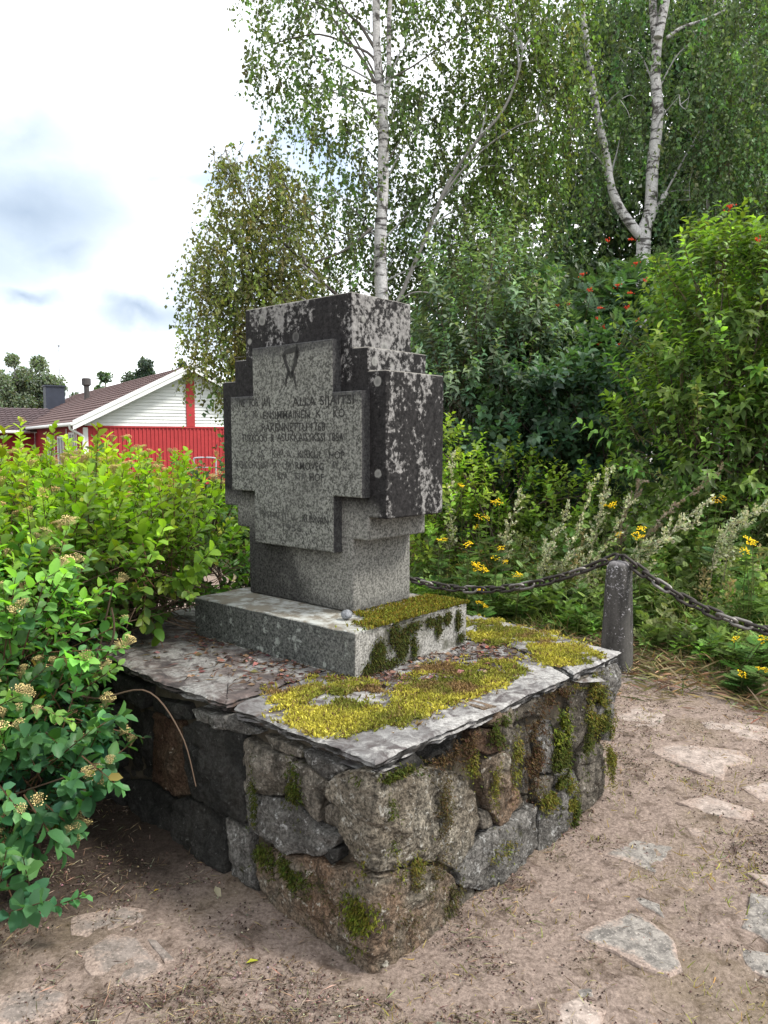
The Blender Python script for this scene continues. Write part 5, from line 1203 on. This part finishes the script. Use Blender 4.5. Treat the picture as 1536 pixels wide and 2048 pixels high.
# tansy: one plant per flower head cluster seen
def button_cluster(n, rad):
    V = []; F = []; C = []
    for k in range(n):
        r = rad*math.sqrt((k+.5)/n); a_ = k*2.4+random.uniform(-.3, .3); p = np.array([r*math.cos(a_), r*math.sin(a_), random.uniform(-.012, .012)-.25*r]); s = random.uniform(.0042, .0062); b = len(V)
        for j in range(6): V.append(p+s*np.array([math.cos(j*1.047), math.sin(j*1.047), 0]))
        V.append(p+np.array([0, 0, s*.65])); V.append(p-np.array([0, 0, s*.8])); C += [random.uniform(.8, 1.2)]*6+[1.15, .55]
        for j in range(6): F += [(b+j, b+(j+1) % 6, b+6), (b+(j+1) % 6, b+j, b+7)]
    return np.array(V), np.array(F), np.array(C)
HEADS = []
for k in range(5):
    V, F, C = button_cluster(random.randint(12, 20), random.uniform(.022, .034)); a = Acc(); a.add(V, F, C[:, None]*np.array([.74, .50, .012])); t_ = a.build('flower_head', M['flower'], None); HEADS.append(t_.data); bpy.data.objects.remove(t_)
tansy = [(958, 1135, 5.95, 5, .042, 'biggest yellow tansy clump above the chain left of the bollard'), (1000, 1112, 6.05, 3, .035, 'tansy leaning over the chain just right of the biggest clump'), (962, 1038, 6.5, 3, .03, 'tansy with heads stacked on one stem beside the dark side of the cross'),
         (985, 1005, 6.7, 2, .03, 'upper tansy among raspberry leaves right of the cross'), (888, 1082, 6.5, 2, .03, 'small tansy low beside the stem of the cross'), (935, 1085, 6.3, 2, .025, 'single brownish tansy head below the arm of the cross'),
         (962, 1180, 5.75, 2, .03, 'tansy hanging below the chain close to the mossy slab'), (965, 1210, 5.6, 2, .028, 'lowest tansy beyond the mossy slab corner'), (1040, 1142, 5.95, 2, .025, 'faint tansy behind the middle of the rising chain'),
         (1272, 1068, 5.6, 3, .032, 'tansy standing straight behind the bollard top'), (1212, 1008, 6.3, 3, .03, 'tansy among the mugwort plumes left of the bollard'), (1235, 1065, 5.9, 1, .02, 'tiny tansy bud left of the bollard tansy'),
         (1425, 998, 5.8, 3, .028, 'tall tansy standing alone against the dark shrub'), (1498, 1085, 5.2, 4, .036, 'bushy tansy over the right-hand chain'), (1472, 1260, 4.75, 1, .024, 'single tansy head below the right-hand chain'),
         (1530, 1262, 4.6, 2, .026, 'tansy cut off by the right edge under the chain'), (1528, 1340, 4.35, 2, .028, 'low tansy at the right edge on the dry grass'), (1492, 1352, 4.35, 2, .02, 'withered tansy head lying on the dry grass'),
         (920, 970, 7.0, 2, .028, 'pale tansy touching the right arm of the cross')]
for k, (x, y, Y, n, sp, lab) in enumerate(tansy):
    c = at(x, y, Y); lean = rng.normal(size=2)*.07; base = np.array([c[0]+lean[0], c[1]+abs(lean[1])+.05, 0.]); base[2] = float(ground_z(base[:1], base[1:2])[0])
    T = thing('tansy_plant', lab, 'wild flower', tuple(base), 0, 'yellow tansy in the meadow')
    tips = [c+rng.normal(size=3)*[sp, sp*.6, sp*.8] for _ in range(n)]
    a = Acc(); lf = Acc()
    for tip in tips:
        pts = smooth_path([base+rng.normal(size=3)*[.01, .01, 0], base*.45+tip*.55+rng.normal(size=3)*.02, tip-[0, 0, .012]], 10); tube(a, pts, np.linspace(.004, .002, 10), 4, (.085, .10, .035), cap=False)
        m_ = 11; ii = rng.uniform(.1, .88, m_); pp_ = np.array([[np.interp(v_, np.linspace(0, 1, 10), pts[:, j]) for j in range(3)] for v_ in ii]); az = rng.uniform(0, 6.28, m_)
        lf.inst(LEAF_FEATHER, pp_, basis(np.stack([np.cos(az), np.sin(az), np.full(m_, .35)], 1), np.tile([0, 0, 1.], (m_, 1))), .15*(1.15-.6*ii), tints(m_, (.07, .125, .03), .2))
        o = link('flower_head', HEADS[rng.integers(5)], T, tuple(tip-base)); o.rotation_euler = (rng.normal()*.3+.25, rng.normal()*.3, rng.uniform(0, 6)); s = rng.uniform(.85, 1.25); o.scale = (s, s, s)
    a.build('stem', M['twig'], T, tuple(base), kind='stuff'); lf.build('leaves', M['leaf_matt'], T, tuple(base), kind='stuff')

# mugwort: pale plumes leaning to the right
mug = [((1170, 1150), (1225, 930), 6.2, .26, 'tall pale mugwort plume standing highest over the chain'), ((1130, 1130), (1190, 960), 6.1, .24, 'mugwort plume left of the tallest one'), ((1160, 1170), (1265, 1000), 6.0, .26, 'mugwort plume arching right above the bollard chain'),
       ((1090, 1120), (1140, 1010), 6.1, .2, 'short mugwort plume above the rising chain'), ((1290, 1110), (1420, 1000), 5.6, .22, 'silvery mugwort stem lying far over to the right'), ((1270, 1110), (1400, 1040), 5.5, .2, 'lower silvery mugwort stem leaning right of the bollard'),
       ((1300, 1060), (1445, 935), 5.9, .10, 'thin dry grass-like mugwort stalk slanting up with a dark tip'), ((1440, 1080), (1540, 1000), 5.4, .2, 'pale mugwort plume at the right edge over the chain'), ((1470, 1060), (1580, 985), 5.5, .2, 'second mugwort plume leaving the right edge'),
       ((1240, 1060), (1285, 960), 6.3, .14, 'brownish mugwort spike behind the bollard'), ((1190, 1090), (1210, 975), 6.4, .2, 'mugwort plume behind the tallest one'), ((900, 1060), (905, 905), 6.9, .2, 'mugwort rising beside the dark arm of the cross'), ((1010, 1090), (1040, 985), 6.5, .18, 'greyish mugwort among tansy right of the cross')]
for k, (b0, t0, Y, wd_, lab) in enumerate(mug):
    top = at(*t0, Y); b1 = at(*b0, Y+.1); base = np.array([b1[0]-(top[0]-b1[0])*.35, b1[1]+.1, 0.]); base[2] = float(ground_z(base[:1], base[1:2])[0])
    T = thing('mugwort_plant', lab, 'wild plant', tuple(base), 0, 'mugwort plumes in the meadow')
    a = Acc(); f = Acc(); pts = smooth_path([base, base*.4+b1*.6, b1, top], 16); tube(a, pts, np.linspace(.0045, .0015, 16), 4, (.20, .18, .12), cap=False)
    nb = 22
    for j in range(nb):
        t = .42+.58*j/nb; p = np.array([np.interp(t, np.linspace(0, 1, 16), pts[:, i]) for i in range(3)]); ax_ = (pts[-1]-pts[8]); ax_ /= np.linalg.norm(ax_)
        d_ = ax_*.8+rdir(1)[0]*.55; L_ = wd_*(1.25-t)*rng.uniform(.6, 1.1)+.03; e_ = p+d_*L_; tube(a, [p, (p+e_)/2+[0, 0, .01], e_], [.002, .0016, .001], 3, (.20, .19, .13), cap=False)
        m_ = int(14+L_*110); s_ = rng.random(m_)**.8; q = p+(e_-p)*s_[:, None]+rng.normal(size=(m_, 3))*.006
        ld = d_+rng.normal(size=(m_, 3))*.6; colr = (.46, .47, .33) if k not in (6, 9) else (.26, .21, .16)
        f.inst(LEAF_SMALL, q, basis(ld, rdir(m_)), .023*rng.uniform(.5, 1.3, m_), tints(m_, colr, .22, .06))
    m_ = 16; ii = rng.uniform(.12, .7, m_); pp_ = np.array([[np.interp(v_, np.linspace(0, 1, 16), pts[:, j]) for j in range(3)] for v_ in ii]); az = rng.uniform(0, 6.28, m_)
    f.inst(LEAF_FEATHER, pp_, basis(np.stack([np.cos(az), np.sin(az), np.full(m_, .4)], 1), np.tile([0, 0, 1.], (m_, 1))), np.full(m_, .11), tints(m_, (.09, .13, .055), .2))
    a.build('stem', M['twig'], T, tuple(base), kind='stuff'); f.build('plume', M['leaf_matt'], T, tuple(base), kind='stuff')

# ------------------------------------------------------------------ moss and litter on the pedestal
def moss_tuft():
    V = []; F = []
    for k in range(2):
        a_ = k*3.0+random.uniform(-.4, .4); d = np.array([math.cos(a_), math.sin(a_), 0])*random.uniform(.3, .7); s = np.array([-math.sin(a_), math.cos(a_), 0])*.16; b = len(V)
        V += [-s, s, d*.5+[0, 0, .62]+s*.9, d*.5+[0, 0, .62]-s*.9, d+[0, 0, .95]]; F += [(b, b+1, b+2), (b, b+2, b+3), (b+3, b+2, b+4)]
    return np.array(V, float), np.array(F)
MT = [moss_tuft() for _ in range(4)]
Z1 = [(.085, .17), (.05, .29), (.09, .60), (.22, .68), (.44, .65), (.45, .46), (.47, .30), (.60, .40), (.72, .45), (1.02, .43), (1.06, .30), (.95, .17), (.75, .095), (.50, .13), (.32, .11)]
Z2 = [(1.12, .07), (1.30, .04), (1.42, .05), (1.50, .2), (1.58, .55), (1.60, .86), (1.20, .83), (1.24, .60), (1.22, .40), (1.10, .20)]
def moss_val(ab):
    X = p3(ab[:, 0], ab[:, 1]); wv_ = np.stack([.05*fbm(X, 8, 4, 81, .65), .05*fbm(X, 8, 4, 82, .65)], 1); q = ab+wv_
    soft = 0
    for dx, dy in ((0, 0), (.03, .012), (-.03, -.01), (.01, -.03), (-.012, .03), (.055, 0), (0, .055), (-.05, .02), (.02, -.05)):
        r = q+np.array([dx, dy]); soft = soft+(in_poly(r, Z1) | in_poly(r, Z2))/9.
    dens = soft**1.5*np.clip(1.1-np.clip(fbm(X, 9, 4, 83, .6)+.02, 0, 1)*2.5, .02, 1)
    return rng.random(len(ab)) < dens
def moss_cover(name, zones, n, col, hmul=1.):
    ab = np.stack([rng.uniform(.0, 1.66, n), rng.uniform(0, .9, n)], 1); ab = ab[moss_val(ab)]
    X = p3(ab[:, 0], ab[:, 1]); cush = .002+.013*np.clip(fbm(X, 10, 3, 84)+.15, 0, 1.2)
    z = slab_z(ab[:, 0], ab[:, 1])+cush*.55*rng.random(len(ab)); P = np.concatenate([S0+ab[:, :1]*SV+ab[:, 1:]*SU, z[:, None]], 1)
    big = fbm(X, 6, 3, 85)[:, None]; c0 = np.array([.42, .38, .065]); c1 = np.array([.15, .165, .032]); c2 = np.array([.19, .125, .06])
    k = np.clip(.5+big*.9, 0, 1); c = c0*k+c1*(1-k); br = np.clip((fbm(X, 8, 3, 86)-.25)*2.2, 0, 1)[:, None]; c = c*(1-br)+c2*br; dead = rng.random(len(P)) < .13; c[dead] = np.array([.17, .11, .055])
    return P, c*(1+.34*rng.normal(size=(len(P), 1))).clip(.4, 1.8), cush
P, c, cush = moss_cover('m', None, 140000, None)
a = Acc(); k = rng.integers(0, 4, len(P))
for i in range(4): mk = k == i; a.inst(MT[i], P[mk], zrot(mk.sum(), .85), (.0108*rng.uniform(.5, 1.7, mk.sum())), c[mk])
a.build('moss', M['moss'], PED, PO, kind='stuff', label='yellow-green moss carpet on the slabs')
def wall_moss(spots):
    a = Acc()
    for (s0, z0, rs, rz_, n, col, ln) in spots:
        n = int(n*2.3); ln = ln*.56
        s = s0+rs*rng.normal(size=n)*.55; z = z0+rz_*rng.normal(size=n)*.55; X = p3(s, z); keep = (vnoise(X, 26, 91)+.5*vnoise(X, 60, 92) > -.25) & (z < .585) & (z > -.01) & (s > -1.44); s, z = s[keep], z[keep]; m_ = len(s)
        if m_ == 0: continue
        p, nr = wall_pt(s, z, np.full(m_, .010)+.020*rng.random(m_)); nr3 = np.concatenate([nr, np.zeros((m_, 1))], 1)
        d = nr3*.8+rng.normal(size=(m_, 3))*.45; d[:, 2] -= .55; R_ = basis(nr3+rng.normal(size=(m_, 3))*.3, d)
        k = rng.integers(0, 4, m_)
        for i in range(4): a.inst(MT[i], p[k == i], R_[k == i], ln*rng.uniform(.5, 1.4, (k == i).sum()), tints((k == i).sum(), col, .35, .12))
    a.build('wall_moss', M['moss'], PED, PO, kind='stuff', label='dark hanging moss on the stone sides')
dg, ol, br_, yg = (.050, .062, .012), (.115, .112, .022), (.062, .040, .020), (.135, .165, .022)
wall_moss([(-1.0, .33, .05, .16, 1300, dg, .020), (-1.0, .42, .05, .06, 400, yg, .018), (-1.27, .45, .07, .10, 900, ol, .018), (-1.42, .22, .05, .12, 1000, ol, .018), (-.82, .40, .06, .14, 700, br_, .018), (-.93, .20, .07, .05, 600, ol, .017), (-.60, .54, .06, .05, 500, dg, .016),
           (-1.07, .13, .035, .07, 450, ol, .016), (-1.12, .06, .02, .06, 250, dg, .016), (-.62, .10, .07, .05, 450, ol, .014), (-.29, .36, .035, .12, 420, (.07, .055, .022), .013), (-.44, .47, .04, .04, 300, ol, .014), (-.07, .545, .09, .022, 500, dg, .017), (-.30, .545, .08, .035, 350, br_, .016), (-.42, .53, .05, .05, 250, br_, .016),
           (.05, .13, .05, .075, 700, (.085, .095, .014), .018), (-.20, .17, .10, .05, 400, (.075, .062, .025), .014), (-.33, .07, .05, .08, 300, (.06, .055, .02), .014), (.33, .43, .03, .07, 350, dg, .015), (.38, .15, .10, .045, 600, dg, .016), (.50, .17, .03, .03, 200, dg, .014), (-.02, .30, .05, .03, 250, ol, .014),
           (-.05, .42, .02, .08, 200, dg, .012), (-1.18, .57, .10, .02, 350, ol, .016), (-.95, .565, .08, .03, 400, br_, .017), (-.69, .40, .03, .08, 350, ol, .015), (-.56, .36, .03, .08, 250, ol, .013), (-.15, .24, .06, .04, 260, ol, .013), (.53, .33, .02, .1, 200, dg, .013), (-1.2, .3, .04, .1, 400, dg, .017), (-1.35, .35, .05, .08, 400, dg, .017), (.2, .12, .12, .08, 220, (.07, .06, .03), .012), (-.1, .08, .1, .05, 260, (.07, .055, .028), .013)])
# moss on the plinth: along its right top edge and hanging down its right side (local coordinates: x along -u)
a = Acc(); n = 13000
u = rng.uniform(-.01, .24, n); v_ = rng.uniform(-.0, .71, n); X = p3(u, v_); nn = fbm(X, 11, 3, 95)
keep = (nn*1.1 + .35*rng.normal(size=n) + np.minimum(v_-.04-u*.4, .25)*3. + (.10-u)*3.0 > .42) & (u < .222) & ((v_ > .2) | (u < .11)); u, v_ = u[keep], v_[keep]
P = np.stack([-u, v_, np.full(len(u), ZP)+.004*rng.random(len(u))], 1); c = tints(len(u), (.15, .14, .022), .45, .15); k = rng.integers(0, 4, len(u))
for i in range(4): a.inst(MT[i], P[k == i], zrot((k == i).sum(), .4), .011*rng.uniform(.6, 1.5, (k == i).sum()), c[k == i])
for (v0, z0, rv, rz_, m_) in ((.13, .075, .035, .05, 1500), (.07, .03, .03, .03, 350), (.22, .14, .03, .045, 500), (.27, .09, .035, .055, 1200), (.20, .03, .05, .02, 300), (.34, .06, .02, .07, 350), (.33, .15, .05, .02, 350), (.50, .12, .025, .045, 450), (.56, .145, .025, .03, 350), (.64, .12, .02, .05, 350), (.45, .15, .03, .02, 250), (.66, .04, .03, .02, 150)):
    vv = v0+rv*rng.normal(size=m_)*.5; zz = (z0+rz_*rng.normal(size=m_)*.5).clip(0, ZP); P = np.stack([.002+.010*rng.random(m_), vv, zz], 1); d = np.array([.8, 0, -.6])+rng.normal(size=(m_, 3))*.4
    a.inst(MT[0], P, basis(np.array([1., 0, 0])+rng.normal(size=(m_, 3))*.3, d), .009*rng.uniform(.5, 1.4, m_), tints(m_, (.045, .050, .012), .4, .15))
a.build('moss', M['moss'], PL, kind='stuff')

# dead leaves, twigs and needles on the left slab and round the plinth
lit = Acc(); n = 5200
ab = np.stack([rng.uniform(.02, .62, n), rng.uniform(.40, 1.6, n)], 1); dens = np.clip((ab[:, 0]-.1)*2.2, .05, 1)*(ab[:, 1] > .68)+(.9*((ab[:, 0] > .42)))*(ab[:, 1] <= .68); kk = (rng.random(n) < dens*.8) & (fbm(p3(ab[:, 0], ab[:, 1]), 6, 2, 66) > -.35); ab = ab[kk]
ab2 = np.stack([rng.uniform(.44, 1.25, 1100), rng.uniform(.25, .56, 1100)], 1); ab2 = ab2[rng.random(len(ab2)) < .8]; ab = np.concatenate([ab, ab2])
n = len(ab); P = np.concatenate([S0+ab[:, :1]*SV+ab[:, 1:]*SU, (slab_z(ab[:, 0], ab[:, 1])+.004+.004*rng.random(n))[:, None]], 1)
lf_ = rng.random(n) < .35; az = rng.uniform(0, 6.28, n); d = np.stack([np.cos(az), np.sin(az), .15*rng.normal(size=n)], 1)
lit.inst(LEAF_SMALL, P[lf_], basis(d[lf_], np.array([0, 0, 1.])+.4*rng.normal(size=(lf_.sum(), 3))), .022*rng.uniform(.5, 1.6, lf_.sum()), tints(lf_.sum(), (.13, .075, .055), .5, .15))
lit.inst((LEAF_SMALL[0]*[1, .12, .5], LEAF_SMALL[1]), P[~lf_], basis(d[~lf_], np.array([0, 0, 1.])+.3*rng.normal(size=((~lf_).sum(), 3))), .035*rng.uniform(.4, 1.8, (~lf_).sum()), tints((~lf_).sum(), (.085, .05, .036), .5, .15))
lit.build('leaf_litter', M['straw'], None, kind='stuff', label='brown leaf and twig litter scattered over the pedestal slabs', category='litter')

# ------------------------------------------------------------------ litter on the ground
def on_ped(q, m=.0):
    r = q-S0; a_ = r@SV; b_ = r@SU; return (a_ > -.0-m) & (a_ < 1.5) & (b_ > -.0-m) & (b_ < 2.1)
gl = Acc(); n = 150000
yy = 1.65+3.9*rng.random(n)**1.5; q = np.stack([rng.uniform(-.75, .75, n)*yy*.8+.15, yy], 1); q = q[~on_ped(q, -.03)]
X = p3(q[:, 0], q[:, 1]); dn = np.clip(.30+.8*fbm(X, 2.6, 3, 101)+.5*fbm(X, 10, 2, 102), .03, 1); q = q[rng.random(len(q)) < dn]; n = len(q)
P = np.concatenate([q, (ground_z(q[:, 0], q[:, 1])+.003+.006*rng.random(n))[:, None]], 1)
az = rng.uniform(0, 6.28, n); d = np.stack([np.cos(az), np.sin(az), .25*rng.normal(size=n)], 1); kind = rng.random(n)
thin = (LEAF_SMALL[0]*[1, .085, .4], LEAF_SMALL[1])
crumb = (np.array([(0, 0, .5), (.5, .1, 0), (-.3, .45, 0), (-.3, -.4, 0)], float), np.array([(0, 1, 2), (0, 2, 3), (0, 3, 1)]))
m1 = kind < .34; gl.inst(thin, P[m1], basis(d[m1], np.array([0, 0, 1.])+.3*rng.normal(size=(m1.sum(), 3))), .030*rng.uniform(.35, 1.7, m1.sum()), np.where(rng.random((m1.sum(), 1)) < .5, tints(m1.sum(), (.27, .215, .14), .3), tints(m1.sum(), (.10, .072, .05), .35)))
m2 = kind >= .34; gl.inst(crumb, P[m2]-[0, 0, .002], zrot(m2.sum(), .4), .0058*rng.uniform(.3, 1.8, m2.sum()), np.where(rng.random((m2.sum(), 1)) < .84, tints(m2.sum(), (.060, .041, .033), .4), tints(m2.sum(), (.25, .19, .155), .3)))
gl.build('ground_litter', M['straw'], None, kind='stuff', label='fine straw and bark crumbs over the trodden soil', category='litter')
# dry mown grass along the meadow edge and thin tufts in the soil
dg_ = Acc(); n = 48000; q, dd = field(n, -3.2, 2.1, -.55, .85); w2 = np.exp(-((dd-.20)/.36)**2)*np.clip(.6+.8*fbm(p3(q[:, 0], q[:, 1]), 4, 2, 111), .05, 1); kk = (rng.random(n) < w2) & ~on_ped(q, .0); q = q[kk]; n = len(q)
P = np.concatenate([q, (ground_z(q[:, 0], q[:, 1])+.004+.03*rng.random(n)**2)[:, None]], 1); az = rng.uniform(0, 6.28, n); d = np.stack([np.cos(az), np.sin(az), .35*rng.normal(size=n)], 1)
dg_.inst((LEAF_SMALL[0]*[1, .04, .6], LEAF_SMALL[1]), P, basis(d, np.array([0, 0, 1.])+.4*rng.normal(size=(n, 3))), .13*rng.uniform(.3, 1.5, n), np.where(rng.random((n, 1)) < .72, tints(n, (.30, .225, .125), .3), tints(n, (.13, .15, .05), .3)))
dg_.build('mown_grass', M['straw'], None, kind='stuff', label='dry mown grass lying along the edge of the path', category='dry grass')
tf = Acc(); n = 15000; yy = 1.7+3.2*rng.random(n); q = np.stack([rng.uniform(-.1, .85, n)*yy*.75+.1, yy], 1); q = q[~on_ped(q, .0)]; X = p3(q[:, 0], q[:, 1]); q = q[fbm(X, 4.5, 3, 121)+.35*rng.normal(size=len(q)) > .42]; n = len(q)
P = np.concatenate([q, ground_z(q[:, 0], q[:, 1])[:, None]], 1); k = rng.integers(0, 3, n); c = np.where(rng.random((n, 1)) < .6, tints(n, (.30, .245, .10), .3), tints(n, (.20, .20, .045), .3))
for i in range(3): tf.inst(BL[i], P[k == i], zrot((k == i).sum(), .8), .028*rng.uniform(.4, 1.5, (k == i).sum())[:, None]*np.array([1, 3, 1.]), c[k == i])
tf.build('sparse_grass', M['leaf_matt'], None, kind='stuff', label='thin yellowed grass sprouting from the trodden soil', category='grass')
for (x, y, s, az, lab, cl) in ((492, 1933, .030, .6, 'narrow fresh yellow-green leaf on the soil below the pedestal corner', (.40, .42, .05)), (155, 1915, .018, 2., 'tiny pale cream leaf beside the left flagstone', (.55, .52, .36)), (308, 1788, .016, 1., 'small bright yellow leaf in the shade of the shrub', (.50, .36, .03)), (430, 1775, .05, -1.1, 'curled pale dry leaf strip near the foot of the pedestal', (.42, .38, .28))):
    d_ = ray(x, y); t = -1.5/d_[2]; g = np.array([d_[0]*t, d_[1]*t, 0]); g[2] = float(ground_z(g[:1], g[1:2])[0])+.008
    a = Acc(); V, F = LEAF_NARROW; a.add(V*s*1.5, F, cl); o = a.build('fallen_leaf', M['leaf'], None, (0, 0, 0), smooth=True, label=lab, category='leaf', group='single leaves on the soil'); o.location = g; o.rotation_euler = (.1, -.12, az)
